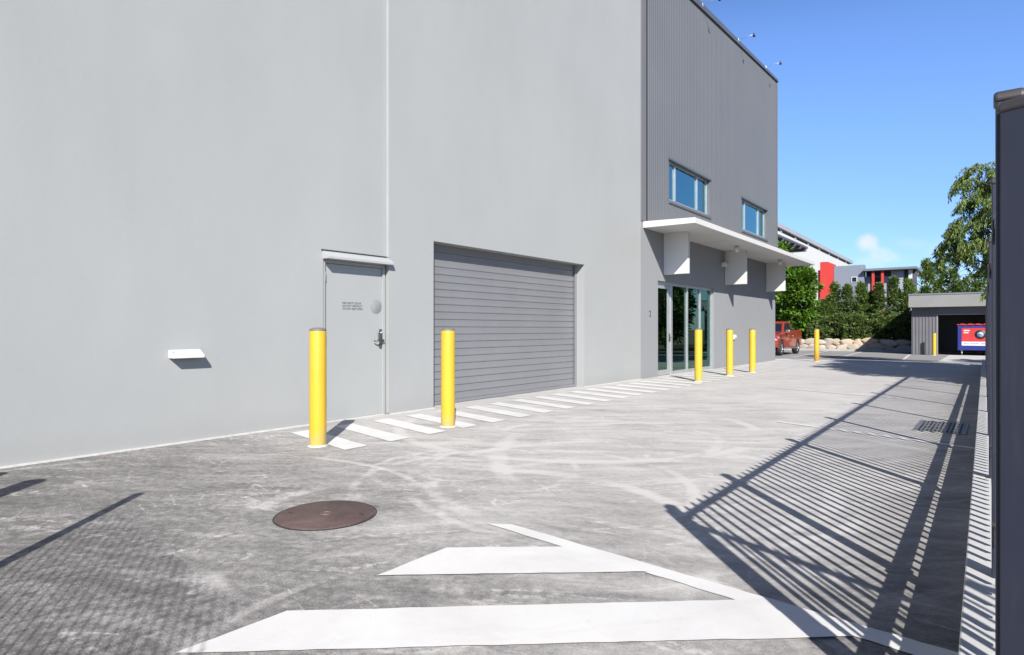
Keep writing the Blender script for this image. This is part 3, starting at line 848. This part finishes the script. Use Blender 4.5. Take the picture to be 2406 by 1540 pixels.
# ------------------------------------------------------------------ boundary fence
FX, FY = 6.576, 1.99
fang = .0115
PLY = -1.0
def fence(name, label, loc, rz, bays, H=1.765, bw=.0098):
    t = thing(name, label, 'fence', loc, rz)
    y = 0
    def post(y):
        p = MB().box(-.027, .027, y - .0325, y + .0325, .0, H - .025).build('post', M['fence'], t, .004)
        c = MB(); c.prism([(y - .037, H - .03), (y + .037, H - .03), (y + .037, H - .012), (y + .026, H), (y - .026, H), (y - .037, H - .012)], 'x', -.031, .031)
        c.build('cap', M['fencecap'], p, .010, seg=3)
    post(0)
    for L in bays:
        y1 = y + L
        MB().box(-.019, .019, y + .034, y1 - .034, 1.553, 1.597).build('top_rail', M['fence'], t, .003)
        MB().box(-.021, .021, y + .034, y1 - .034, .362, .412).build('bottom_rail', M['fence'], t, .003)
        n = max(1, round((L - .065) / .116)); st = (L - .065) / n
        b = MB()
        for k in range(1, n) if True else []:
            yy = y + .0325 + k * st
            b.box(-bw, bw, yy - bw, yy + bw, .235, 1.552)
            q = bw
            b.add([(-q, yy - q, 1.598), (q, yy - q, 1.598), (q, yy + q, 1.598), (-q, yy + q, 1.598), (-q, yy - q, 1.65), (q, yy - q, 1.65), (q, yy + q, 1.65), (-q, yy + q, 1.65), (0, yy, 1.685)],
                  [(0, 1, 5, 4), (1, 2, 6, 5), (2, 3, 7, 6), (3, 0, 4, 7), (4, 5, 8), (5, 6, 8), (6, 7, 8), (7, 4, 8)])
        b.build('picket_panel', M['fence'], t)
        for yy in (y + .0325, y1 - .0325):
            s = 1 if yy < y + .5 * L else -1
            for z in (1.575, .387):
                MB().box(-.026, .026, min(yy, yy + s * .045), max(yy, yy + s * .045), z - .034, z + .034).build('rail_bracket', M['fencecap'], t, .003)
        post(y1); y = y1
    return t
fence('picket_fence', 'long dark picket fence on the concrete plinth, edge on at the right', (FX, FY, 0), fang, [1.10] + [2.03] * 11)
ga = math.atan2(-.348, .934) - math.pi / 2
g2 = fence('fence_return', 'dark picket fence panel turning away right from the closest post', (FX + .02, FY - .06, 0), ga, [1.75, 1.75], 1.725, .0065)
pl = MB()
def plx(y): return FX - .0115 * (y - FY)
segs = [-2.0, 1.2, 5.1, 9.2, 13.2, 17.3, 21.4, 25.5]
for a, c in zip(segs, segs[1:]):
    xa, xc = plx(a), plx(c)
    z = .197
    pl.add([(xa - .115, a + .006, -.05), (xa + .16, a + .006, -.05), (xc + .16, c - .006, -.05), (xc - .115, c - .006, -.05), (xa - .112, a + .006, z), (xa + .157, a + .006, z), (xc + .157, c - .006, z), (xc - .112, c - .006, z)],
           [(0, 3, 2, 1), (4, 5, 6, 7), (0, 1, 5, 4), (1, 2, 6, 5), (2, 3, 7, 6), (3, 0, 4, 7)])
po = pl.build('plinth_wall', M['plinth'], None, .006)
tag(po, 'low pale concrete plinth wall running under the picket fence', 'wall')

# gate things behind the viewer that throw the shadows at the lower left
gp = thing('gate_post', 'slim dark gate post, out of frame at the near left', 'post', (3.49, -.06, 0))
MB().box(-.026, .026, -.026, .026, 0, 1.74).build('pole', M['fence'], gp, .003)
MB().box(-.03, .03, -.03, .03, 1.74, 1.765).build('cap', M['fencecap'], gp, .003)
cm = MB()
ca = Vector((3.53, -.10, 0)); cdir = Vector((2.05, -.22, 0)); cl_ = cdir.length; cdir.normalize()
HH = 1.5
u = -HH
while u < cl_:
    for a0, b0 in ((u, u + HH), (u + HH, u)):
        ta, tb = sorted(((0 - a0) / (b0 - a0), (cl_ - a0) / (b0 - a0)))
        t0, t1 = max(0, ta), min(1, tb)
        if t1 - t0 > .01:
            cm.bar(ca + cdir * (a0 + (b0 - a0) * t0) + Vector((0, 0, .06 + HH * t0)), ca + cdir * (a0 + (b0 - a0) * t1) + Vector((0, 0, .06 + HH * t1)), .0034, .0034)
    u += .10
tag(cm.build('chain_mesh', M['steel'], None, fix=False), 'chain wire mesh panel beside the gate post, outside the frame', 'mesh panel')

# ------------------------------------------------------------------ shed with bin
SHX0, SHY, SZ = 2.93, 39.96, -.2
sh = thing('bin_shed', 'low grey ribbed steel bin shed with open front and pale fascia', 'shed', (0, 0, 0))
b = MB()
b.box(SHX0, 4.11, SHY + .0, SHY + .08, SZ, 2.4); b.box(4.11, 7.6, SHY + .0, SHY + .08, 1.93, 2.4); b.box(7.6, 8.4, SHY, SHY + .08, SZ, 2.4)
b.box(SHX0, SHX0 + .08, SHY + .08, 45.4, SZ, 2.4); b.box(8.32, 8.4, SHY + .08, 45.4, SZ, 2.4); b.box(SHX0 + .08, 8.32, 45.3, 45.4, SZ, 2.4)
x = SHX0 + .03
while x < 4.05:
    b.add([(x, SHY, SZ), (x + .02, SHY - .028, SZ), (x + .055, SHY - .028, SZ), (x + .075, SHY, SZ), (x, SHY, 2.35), (x + .02, SHY - .028, 2.35), (x + .055, SHY - .028, 2.35), (x + .075, SHY, 2.35)],
          [(0, 1, 5, 4), (1, 2, 6, 5), (2, 3, 7, 6)])
    x += .15
b.build('wall', M['shedwall'], sh)
b = MB(); b.box(4.06, 4.115, SHY - .035, SHY + .1, SZ, 1.98); b.box(4.115, 7.6, SHY - .035, SHY + .1, 1.925, 1.98)
b.build('door_frame', M['shedfascia'], sh)
b = MB(); b.box(2.84, 8.6, SHY - .56, SHY - .5, 2.345, 2.99); b.box(2.84, 2.90, SHY - .5, 45.6, 2.345, 2.99)
b.build('fascia', M['shedfascia'], sh, .005)
b = MB(); b.box(2.82, 8.62, SHY - .585, 45.62, 2.99, 3.07); b.box(2.9, 8.5, SHY - .5, 45.5, 2.40, 2.44)
b.build('roof', M['roofgrey'], sh, .005)
bn = thing('waste_bin', 'blue and red steel waste bin on castors inside the open shed', 'bin', (4.95, 40.25, SZ))
b = MB()
prof = [(0, .26), (1.05, .26), (1.18, 1.0), (1.18, 1.58), (.02, 1.58), (0, 1.45)]
b.prism(prof, 'x', 0, 1.95)
b.build('body', M['binblue'], bn, .02)
b = MB(); b.prism([(-.03, 1.58), (1.2, 1.58), (1.2, 1.62), (.6, 1.70), (-.03, 1.62)], 'x', -.03, 1.98)
for k in range(6): b.box(.1 + k * .33, .3 + k * .33, -.045, .5, 1.585, 1.66)
b.build('lid', M['binred'], bn, .02)
MB().box(.18, 1.85, -.006, .0, .72, 1.43).build('red_panel', M['binred'], bn)
MB().box(.18, 1.85, -.007, .0, .51, .719).build('white_strip', M['binwhite'], bn)
b = MB(); b.box(.26, .52, -.010, -.006, 1.27, 1.33); b.box(.26, .47, -.010, -.006, 1.16, 1.21)
b.build('white_line', M['binwhite'], bn)
b = MB(); b.box(.26, .48, -.010, -.007, .58, .65); b.box(.52, .9, -.010, -.007, .60, .65); b.box(.98, 1.7, -.010, -.007, .58, .66)
b.build('blue_line', M['binpale'], bn)
E1 = MB().lathe([(0, .006), (.235, .006), (.24, 0)], 32).build('emblem', M['binblack'], bn); E1.location = (.96, -.007, 1.09); E1.rotation_euler = (R(90), 0, 0)
E2 = MB().lathe([(0, .003), (.14, .003), (.14, 0)], 24).build('emblem_centre', M['binpale'], E1); E2.location = (0, 0, .006)
E3 = MB(); E3.prism([(-.12, .0), (-.03, .035), (.03, -.02), (.11, .02), (.04, -.06), (-.05, -.01)], 'z', .0092, .0105); E3.build('emblem_swirl', M['binblue'], E1)
for x in (.18, 1.75):
    c = MB(); c.tube([(x - .03, .15, .11), (x + .03, .15, .11)], .11, 18); c.box(x - .05, x + .05, .09, .22, .2, .262)
    c.build('castor', M['rim'], bn)

# ------------------------------------------------------------------ red utility truck
ute = thing('pickup_truck', 'red crew cab pickup truck parked nose on beyond the building corner', 'pickup', (-3.10, 33.85, -.2))
# local: nose towards -Y, front axle at y = 0, rear axle at y = 3.22, half width .93
HWD = .93
def arc(cy, cz, r, a0, a1, n): return [(cy + r * math.cos(R(a0 + (a1 - a0) * i / n)), cz + r * math.sin(R(a0 + (a1 - a0) * i / n))) for i in range(n + 1)]
side = [(-.86, .42), (-.90, .62), (-.88, .80), (-.82, 1.04), (-.60, 1.13), (.62, 1.22), (2.10, 1.27), (2.14, 1.30), (4.02, 1.34), (4.06, 1.28), (4.06, .62), (3.95, .50)]
side += arc(3.22, .40, .46, 10, 170, 10) + [(2.6, .40), (.62, .40)] + arc(0, .40, .46, 10, 170, 10) + [(-.62, .40)]
b = MB(); b.prism(side, 'x', -HWD, HWD)
body = b.build('body', M['carred'], ute, .045, seg=3)
cabp = [(.42, 1.10), (1.02, 1.70), (1.20, 1.79), (2.0, 1.80), (2.14, 1.76), (2.30, 1.10)]
b = MB()
def ring(off, zlim): pass
n = len(cabp)
vs = []
for sgn in (-1, 1):
    for y, z in cabp:
        hw = .87 - (z - 1.10) * .22
        vs.append((sgn * hw, y, z))
b.add(vs, [(i, (i + 1) % n, n + (i + 1) % n, n + i) for i in range(n)] + [tuple(range(n))[::-1], tuple(range(n, 2 * n))])
cab = b.build('cabin', M['carred'], ute, .03, seg=3)
def hwz(z): return .87 - (z - 1.10) * .22
b = MB(); b.add([(-.74, .56, 1.23), (.74, .56, 1.23), (.66, .99, 1.66), (-.66, .99, 1.66)], [(0, 1, 2, 3)])
for v in range(4): b.v[v] = (b.v[v][0], b.v[v][1] - .012, b.v[v][2] + .012)
b.build('windscreen', M['carglass'], cab, fix=False)
for sgn in (-1, 1):
    for pts_ in ([(.74, 1.27), (1.08, 1.64), (1.36, 1.69), (1.36, 1.27)], [(1.42, 1.27), (1.42, 1.69), (1.98, 1.69), (2.12, 1.29)]):
        b = MB(); b.add([(sgn * (hwz(z) + .006), y, z) for y, z in pts_], [(0, 1, 2, 3)])
        b.build('side_window', M['carglass'], cab)
for y0, y1, nm in ((.52, 1.38, 'door'), (1.40, 2.20, 'door')):
    for sgn in (-1, 1):
        b = MB(); xx = sgn * (HWD + .004)
        b.box(min(xx, sgn * HWD), max(xx, sgn * HWD), y0 + .02, y1 - .02, .56, 1.12)
        d = b.build('door', M['carred'], ute)
        b = MB(); b.box(min(xx, xx + sgn * .03), max(xx, xx + sgn * .03), y1 - .22, y1 - .06, .98, 1.02); b.build('handle', M['chrome'], d, .006)
for sgn in (-1, 1):
    b = MB(); b.box(*sorted((sgn * .93, sgn * 1.13)), .60, .72, 1.18, 1.34); b.build('mirror', M['chrome'], ute, .03)
    b = MB(); b.box(*sorted((sgn * .88, sgn * 1.02)), .62, 2.55, .34, .40); b.build('side_step', M['rim'], ute, .02)
    b = MB(); b.add([(sgn * .60, -.885, .80), (sgn * .90, -.86, .80), (sgn * .945, -.60, .92), (sgn * .92, -.62, 1.03), (sgn * .62, -.86, 1.0)], [(0, 1, 4), (1, 2, 3), (1, 3, 4)])
    for i in range(5): b.v[i] = (b.v[i][0] * 1.01, b.v[i][1] - .03, b.v[i][2])
    b.build('headlight', M['headlamp'], ute)
b = MB()
b.box(-.58, .58, -.925, -.86, .72, .98)
gr = b.build('grille', M['blackplastic'], ute, .02)
b = MB(); b.box(-.56, .56, -.945, -.922, .87, .91); b.box(-.56, .56, -.945, -.922, .79, .82); b.build('grille_bar', M['chrome'], gr, .006)
b = MB(); b.box(-.94, .94, -.99, -.78, .44, .68); b.build('bumper', M['carred'], ute, .06, seg=3)
b = MB(); b.box(-.5, .5, -1.0, -.95, .50, .64); b.build('lower_grille', M['blackplastic'], ute, .01)
b = MB(); b.box(-.78, .78, 2.36, 3.96, 1.335, 1.35); b.build('tray_cover', M['blackplastic'], ute)
b = MB(); b.tube([(-.8, 2.42, 1.32), (-.74, 2.46, 1.55), (.74, 2.46, 1.55), (.8, 2.42, 1.32)], .03, 8); b.build('sports_bar', M['blackplastic'], ute)
for y in (0, 3.22):
    for sgn in (-1, 1):
        wl_ = MB()
        pr = [(.25, -.12), (.36, -.125), (.392, -.10), (.395, 0), (.392, .10), (.36, .125), (.25, .12)]
        wl_.lathe(pr, 28)
        w_ = wl_.build('wheel', M['rubber'], ute); w_.location = (sgn * .80, y, .395); w_.rotation_euler = (0, R(90) * sgn, 0)
        rm = MB(); rm.lathe([(.25, .10), (.235, .06), (.06, .085), (0, .09)], 28)
        for k in range(6):
            a = k * math.pi / 3; rm.bar((.05 * math.cos(a), .05 * math.sin(a), .095), (.245 * math.cos(a), .245 * math.sin(a), .085), .05, .03)
        rm.build('rim', M['rim'], w_)

# ------------------------------------------------------------------ kerb and boulder wall
kb = sheet('kerb', [-14, 2.75], [43.4, 43.6], .11, M['kerb'])
kb2 = MB(); kb2.box(-14, 2.75, 43.38, 43.60, -.25, -.087)
kb2.build('kerb_stone', M['kerb'])['kind'] = 'structure'
bpy.data.objects.remove(kb)
def boulder(c, sz, seed, par):
    bm = bmesh.new(); bmesh.ops.create_icosphere(bm, subdivisions=3, radius=1)
    rg = random.Random(seed)
    pl_ = [(Vector((rg.uniform(-1, 1), rg.uniform(-1, 1), rg.uniform(-1, 1))).normalized(), rg.uniform(.55, .82)) for _ in range(12)]
    for v in bm.verts:
        for nn, d in pl_:
            q = v.co.dot(nn)
            if q > d: v.co -= nn * (q - d)
        if v.co.y < -.42: v.co.y = -.42 + (v.co.y + .42) * .15
        v.co = Vector((v.co.x * sz[0], v.co.y * sz[1], v.co.z * sz[2])) * 1.12
    me = bpy.data.meshes.new('boulder'); bm.to_mesh(me); bm.free(); me.materials.append(M['boulder'])
    me.polygons.foreach_set('use_smooth', [False] * len(me.polygons))
    o = bpy.data.objects.new('boulder', me); COL.objects.link(o); o.parent = par; o.location = c
    o.rotation_euler = (0, 0, rg.uniform(-.3, .3))
    return o
rw = thing('boulder_wall', 'low retaining wall of tan sandstone boulders behind the parking bays', 'wall', (0, 0, 0))
k = 0
for row, (yy, zz, hh) in enumerate(((43.97, -.04, .25), (44.1, .32, .22))):
    x = -9.5 + row * .4
    while x < 2.6:
        wd_ = random.uniform(.30, .72)
        boulder((x + wd_, yy + random.uniform(-.05, .05), zz + random.uniform(-.03, .05)), (wd_, .36, hh * random.uniform(.85, 1.2)), k, rw)
        x += wd_ * 1.42; k += 1
b = MB(); b.box(-14, 2.8, 44.1, 60, -.3, .28); o = b.build('planting_bank', M['soil']); o['kind'] = 'structure'

# ------------------------------------------------------------------ far buildings
fw = thing('white_warehouse', 'long white warehouse with overhanging grey roof beyond the trees', 'building')
WX = -9.0
def ez(y): return 10.08 - .0068 * (y - 58.9)
def slope_box(b, x0, x1, y0, y1, da, db_):
    b.add([(x0, y0, ez(y0) + da), (x1, y0, ez(y0) + da), (x1, y1, ez(y1) + da), (x0, y1, ez(y1) + da), (x0, y0, ez(y0) + db_), (x1, y0, ez(y0) + db_), (x1, y1, ez(y1) + db_), (x0, y1, ez(y1) + db_)],
          [(0, 3, 2, 1), (4, 5, 6, 7), (0, 1, 5, 4), (1, 2, 6, 5), (2, 3, 7, 6), (3, 0, 4, 7)])
    return b
slope_box(MB(), WX - 30, WX, 50, 94.4, -10.4, 0).build('wall', M['bgwhite'], fw)
slope_box(MB(), WX - 30, WX - .12, 50.2, 94.2, .0, .26).build('eave_recess', M['bgawning'], fw)
slope_box(MB(), WX - 30, WX + .22, 48, 95, .26, .66).build('roof', M['bgroof'], fw)
for i in range(8):
    y = 54.5 + i * 5.2
    slope_box(MB(), WX - .1, WX + .03, y, y + .45, -.02, .26).build('eave_bracket', M['bgwhite'], fw)
b = MB(); b.box(WX, WX + 2.0, 50, 61.2, 8.52, 8.70)
for k in range(6): b.box(WX, WX + 2.0, 51 + k * 1.9, 51.2 + k * 1.9, 8.30, 8.52)
aw = b.build('awning', M['bgawning'], fw)
b = MB(); b.box(WX, WX + 2.02, 61.2, 61.35, 8.30, 8.46); b.build('awning_beam', M['bgwhite'], aw)
b = MB(); b.box(WX, WX + .05, 66.0, 70.0, 4.0, 7.0); b.build('wall_panel', M['bgroof'], fw)

of = thing('office_building', 'blue grey office building with red pillars behind the hedge', 'building')
OY = 60
b = MB(); b.box(-4.62, -2.30, OY, OY + .8, -.3, 6.68); b.build('wall', M['office'], of)
wn = MB(); wn.box(-3.27, -2.82, OY - .06, OY - .001, 5.2, 5.24); wn.box(-3.27, -2.82, OY - .06, OY - .001, 5.63, 5.68); wn.box(-3.27, -3.22, OY - .06, OY - .001, 5.24, 5.63); wn.box(-2.87, -2.82, OY - .06, OY - .001, 5.24, 5.63)
wo = wn.build('window', M['white'], of); MB().box(-3.22, -2.87, OY - .03, OY - .002, 5.24, 5.63).build('pane', M['bgglass'], wo)
b = MB(); b.box(-5.55, -4.93, OY - .9, OY + .8, -.3, 7.03); b.box(-4.93, -4.64, OY - .5, OY + 1, -.3, 6.88); b.box(-5.78, -5.55, OY - .6, OY + .6, -.3, 6.36)
b.build('red_tower', M['red'], of)
b = MB(); b.box(-2.29, 1.5, OY - .5, OY + 8, 6.10, 6.28); b.build('roof', M['roofgrey'], of)
b = MB(); b.box(-2.29, 1.4, OY + .9, OY + 1.0, -.3, 6.10); b.build('recess_wall', M['bgawning'], of)
b = MB(); b.box(-2.29, -.36, OY + .6, OY + .88, 2.0, 5.65)
b.build('glazing', M['officelight'], of)
b = MB(); b.box(-1.9, -1.05, OY + .55, OY + .6, 2, 5.6); b.build('pane', M['bgglass'], of)
b = MB(); b.box(-.36, .52, OY + .2, OY + .88, -.3, 6.09); b.build('wall', M['officelight'], of)
for x in (-1.70, -1.02): MB().box(x, x + .19, OY - .25, OY - .05, -.3, 6.09).build('red_pillar', M['red'], of)
b = MB(); b.box(.9, 1.15, OY, OY + .2, -.3, 6.09); b.build('pillar', M['bgwhite'], of)

fb = thing('pale_building', 'low white building glimpsed between the trees above the shed', 'building')
MB().box(1.2, 16, 70, 80, -.3, 4.6).build('wall', M['bgwhite'], fb)
MB().box(.9, 16.4, 69.6, 80.4, 4.6, 4.8).build('roof', M['bgroof'], fb)

# ------------------------------------------------------------------ trees
def leaves(name, specs, m, parent):
    """specs: (position, along, normal, length, width) for every leaf"""
    vs, fs = [], []
    for p, d, nrm, L, wd_ in specs:
        sd = d.cross(nrm)
        if sd.length < 1e-4: continue
        sd.normalize(); n = len(vs)
        up = sd.cross(d)
        a = p; tip = p + d * L; md = p + d * (L * .45)
        vs += [tuple(a), tuple(md + sd * wd_ * .5 + up * wd_ * .12), tuple(tip), tuple(md - sd * wd_ * .5 + up * wd_ * .12)]
        fs.append((n, n + 1, n + 2, n + 3))
    me = bpy.data.meshes.new(name); me.from_pydata(vs, [], fs); me.materials.append(m)
    o = bpy.data.objects.new(name, me); COL.objects.link(o); o.parent = parent
    return o
def rv(rg): 
    while True:
        v = Vector((rg.uniform(-1, 1), rg.uniform(-1, 1), rg.uniform(-1, 1)))
        if .05 < v.length < 1: return v.normalized()
def tree(name, label, cat, loc, H, rad, z0, kind, nleaf, lsz, m, seed, group=None, taper=1.0, nclump=60, aspect=.45, trunk_r=.08, yr=None):
    rg = random.Random(seed)
    t = thing(name, label, cat, loc, rg.uniform(0, 6), group)
    specs = []
    cz = (H + z0) / 2; hz = (H - z0) / 2
    clumps = []
    for i in range(nclump):
        f = rg.random()
        z = z0 + (H - z0) * f
        if kind == 'cone': rr = rad * (1 - f ** 1.6) * (.75 + .25 * rg.random()) + .08
        else:
            q = (z - cz) / hz; rr = rad * math.sqrt(max(.02, 1 - q * q * .96))
        a = rg.uniform(0, 2 * math.pi); s = rr * (rg.random() ** .4)
        clumps.append((Vector((s * math.cos(a), s * math.sin(a), z)), rg.uniform(.55, 1.2)))
    base = rad * (.30 if kind != 'cone' else .34)
    per = max(1, nleaf // nclump)
    lim = []
    for c, k in clumps:
        out = Vector((c.x, c.y, .25 * (c.z - cz)))
        out = out.normalized() if out.length > .01 else Vector((0, 0, 1))
        cr = base * k
        for j in range(per):
            v = rv(rg); r_ = cr * (rg.random() ** .45)
            p = c + Vector((v.x, v.y, v.z * .8)) * r_
            if p.z < z0 * .6: p.z = z0 * .6 + rg.random() * .2
            d = (v * .8 + out * .5 + Vector((0, 0, rg.uniform(-.5, .5)))).normalized()
            nrm = (out * .5 + Vector((0, 0, .9)) + rv(rg) * .9).normalized()
            L = lsz * rg.uniform(.6, 1.35)
            specs.append((p, d, nrm, L, L * aspect * rg.uniform(.8, 1.2)))
        lim.append(c)
    tr = MB()
    tr.tube([(0, 0, -.15), (rad * .03, 0, z0), (0, rad * .04, z0 + (H - z0) * .5), (0, 0, H * .94)], [trunk_r, trunk_r * .85, trunk_r * .5, trunk_r * .15], 8)
    for c in lim[::3]:
        zb = max(z0 * .5, c.z - rad * rg.uniform(.4, .9))
        tr.tube([(0, 0, zb), (c.x * .5, c.y * .5, (zb + c.z) / 2 + .05), (c.x, c.y, c.z)], [trunk_r * .4, trunk_r * .28, trunk_r * .1], 5)
    tr.build('trunk', M['bark'], t)
    leaves('crown', specs, m, t)
    return t

HEDGE = [(-4.55, 45.6, 2.2, .95), (-3.5, 45.8, 2.5, .95), (-2.55, 45.5, 3.0, .85), (-1.95, 45.7, 4.12, .62), (-1.15, 45.5, 4.12, .55), (-.36, 45.7, 4.06, .68), (.22, 46.1, 3.5, .6), (.66, 45.5, 4.02, .48), (1.47, 45.7, 4.34, .55), (2.26, 45.6, 4.18, .58), (3.1, 46.2, 3.7, .6)]
hl = ['hedge shrub, low and dark, next to the red pickup', 'hedge shrub of middling height left of the red tower', 'low spreading hedge tree in front of the red tower base', 'narrow hedge tree overlapping the right side of the red tower', 'narrow hedge tree in front of the blank blue grey wall', 'fuller hedge tree just below the small square window', 'short hedge tree in the dip right of the small window', 'slim hedge tree between the two red pillars', 'tall pointed hedge tree right of the second red pillar', 'pointed hedge tree nearest the left corner of the shed', 'short hedge tree partly hidden behind the shed']
for i, (x, y, h, r_) in enumerate(HEDGE):
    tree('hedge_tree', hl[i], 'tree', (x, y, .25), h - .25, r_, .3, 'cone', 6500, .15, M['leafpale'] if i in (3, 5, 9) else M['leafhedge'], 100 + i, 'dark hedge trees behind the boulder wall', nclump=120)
# low skirt of the hedge spilling over the boulders: separate shrubs
LOW = [(-3.9, 44.9, 1.5, .8), (-2.7, 44.8, 1.7, .8), (-1.7, 44.85, 1.8, .8), (-.6, 44.8, 1.75, .85), (.5, 44.85, 1.8, .8), (1.5, 44.9, 1.7, .8), (2.4, 44.9, 1.6, .7)]
ll = ['low hedge bush above the boulders beside the pickup tail', 'low hedge bush behind the weathered bollard', 'low hedge bush right of the weathered bollard', 'low hedge bush in the middle of the boulder wall', 'low hedge bush where the boulder wall meets the shade', 'low shaded hedge bush under the red stem', 'low shaded hedge bush against the shed side']
for i, (x, y, h, r_) in enumerate(LOW):
    tree('hedge_bush', ll[i], 'bush', (x, y, .2), h, r_, .25, 'ball', 4500, .15, M['leafhedge'], 300 + i, 'low bushes above the boulder wall', nclump=60, trunk_r=.04)
tree('broadleaf_tree', 'bright green broadleaf tree seen beneath the white canopy', 'tree', (-4.0, 44.8, .1), 5.25, 1.2, 1.2, 'ball', 8000, .28, M['leafbright'], 21, nclump=110, aspect=.6, trunk_r=.12)
tree('broadleaf_tree', 'bright green tree whose top shows between canopy and dark awning', 'tree', (-6.2, 47.5, .1), 7.1, 1.7, 1.5, 'ball', 7000, .30, M['leafbright'], 22, nclump=90, aspect=.6, trunk_r=.14)
for i, (x, y, h, r_, nm) in enumerate(((2.75, 52, 6.1, .85, 'tall leafy tree above the left end of the shed roof'), (3.55, 52.3, 5.8, .7, 'leafy tree second from left above the shed roof'), (4.25, 52, 5.35, .65, 'rounded tree above the middle of the shed roof'), (5.05, 52.4, 5.0, .8, 'lower leafy tree above the shed right of the rounded one'), (6.1, 52, 5.1, .9, 'lower leafy tree behind the drooping branches'))):
    tree('screen_tree', nm, 'tree', (x, y, -.2), h, r_, .8, 'cone' if i < 3 else 'ball', 6000, .17, M['leafpale'], 400 + i, 'trees behind the shed', nclump=100)
# trees over the fence that shade the drive (beyond the right edge of the frame)
for i, (x, y, h, r_, nm) in enumerate(((8.9, 18.0, 6.2, 1.6, 'tree beyond the fence, outside the frame, nearest the shed'), (9.6, 15.4, 6.6, 1.7, 'tree beyond the fence, outside the frame, middle one'), (10.4, 13.4, 7.2, 1.5, 'tree beyond the fence, outside the frame, nearest the gate'), (8.2, 20.6, 5.6, 1.4, 'tree beyond the fence, beside the drooping tree'))):
    tree('screen_tree', nm, 'tree', (x, y, 0), h, r_, 3.0, 'ball', 5500, .26, M['leafpale'], 500 + i, 'trees beyond the fence', nclump=80)
tree('screen_tree', 'big tree far beyond the fence, outside the frame', 'tree', (14.5, 25, 0), 8, 2.6, 1.2, 'ball', 5000, .4, M['leafhedge'], 520, 'trees beyond the fence', nclump=80, trunk_r=.2)

for i, (x, y, h, r_, nm) in enumerate(((11.6, 41, 6.5, 1.8, 'dark tree right of the shed, outside the frame, nearest'), (13.4, 45, 7.2, 2.0, 'dark tree right of the shed, outside the frame, middle'), (15.6, 50, 7.5, 2.2, 'dark tree right of the shed, outside the frame, farthest'), (12.6, 36, 6, 1.7, 'dark tree beyond the fence, outside the frame, before the shed'))):
    tree('screen_tree', nm, 'tree', (x, y, 0), h, r_, .5, 'ball', 5000, .32, M['leafhedge'], 540 + i, 'trees beyond the fence', nclump=80)

# drooping tree on the fence line
def droop_tree():
    rg = random.Random(77)
    t = thing('drooping_tree', 'drooping tree with hanging narrow leaves over the fence by the shed', 'tree', (7.0, 27.4, -.1))
    tr = MB(); tw = MB(); specs = []
    tr.tube([(0, 0, -.1), (.05, .1, 1.5), (-.1, .0, 3.2), (-.2, .1, 5.0), (-.15, 0, 6.6)], [.17, .15, .12, .07, .03], 10)
    lobes = [((-.80, 0, 6.45), .55, 60), ((-.72, 0, 5.75), .55, 48), ((-.95, .1, 4.85), .6, 64), ((-1.40, 0, 4.25), .5, 60), ((-.65, .2, 4.1), .65, 66), ((-.25, 0, 5.2), .6, 46), ((-.1, .4, 6.3), .5, 46), ((.5, 0, 5.6), .9, 50), ((-.15, .2, 3.5), .5, 46), ((-.05, -.1, 2.75), .35, 30), ((.6, 0, 4.0), .9, 44), ((-.72, .0, 6.9), .3, 18), ((-1.62, .1, 3.85), .28, 26)]
    for (c, r_, ns) in lobes:
        c = Vector(c)
        tr.tube([(-.1, 0, max(1.8, c.z - 1.6)), tuple(c * .5 + Vector((0, 0, c.z * .45))), tuple(c)], [.055, .04, .015], 6)
        for k in range(ns):
            v = rv(rg)
            p = c + Vector((v.x * r_, v.y * r_, abs(v.z) * r_ * .6 + v.z * r_ * .3))
            dirn = Vector((v.x, v.y, .3)).normalized()
            L = rg.uniform(.35, .8); q = p.copy(); pts_ = [tuple(q)]
            for s in range(7):
                dirn = (dirn + Vector((0, 0, -.33))).normalized()
                q = q + dirn * (L / 7); pts_.append(tuple(q))
                for l in range(9):
                    d = (Vector((rg.uniform(-.7, .7), rg.uniform(-.7, .7), -rg.uniform(.35, 1.2)))).normalized()
                    ll_ = rg.uniform(.09, .17)
                    specs.append((q + rv(rg) * .05, d, rv(rg), ll_, ll_ * rg.uniform(.20, .30)))
            if k % 3 == 0: tw.tube(pts_, [.008] * 7 + [.003], 4, False)
    for k in range(9):                                       # bare pale sprays
        a = Vector((-.2 - .1 * k, rg.uniform(-.2, .2), 4.7 - .22 * k)); pts_ = []
        d = Vector((-.75, rg.uniform(-.3, .3), .35))
        for s in range(8):
            pts_.append(tuple(a)); a = a + d * .16; d = d + Vector((0, 0, -.16))
        tw.tube(pts_, [.012 - .0012 * s for s in range(8)], 5)
    o_ = len(tr.v); tr.v += tw.v; tr.f += [tuple(i + o_ for i in f) for f in tw.f]; tr.sm += tw.sm; tr.mi += [1] * len(tw.f)
    tr.build('trunk', [M['bark'], M['twig']], t, fix=False)
    leaves('crown', specs, M['leafwillow'], t)
droop_tree()
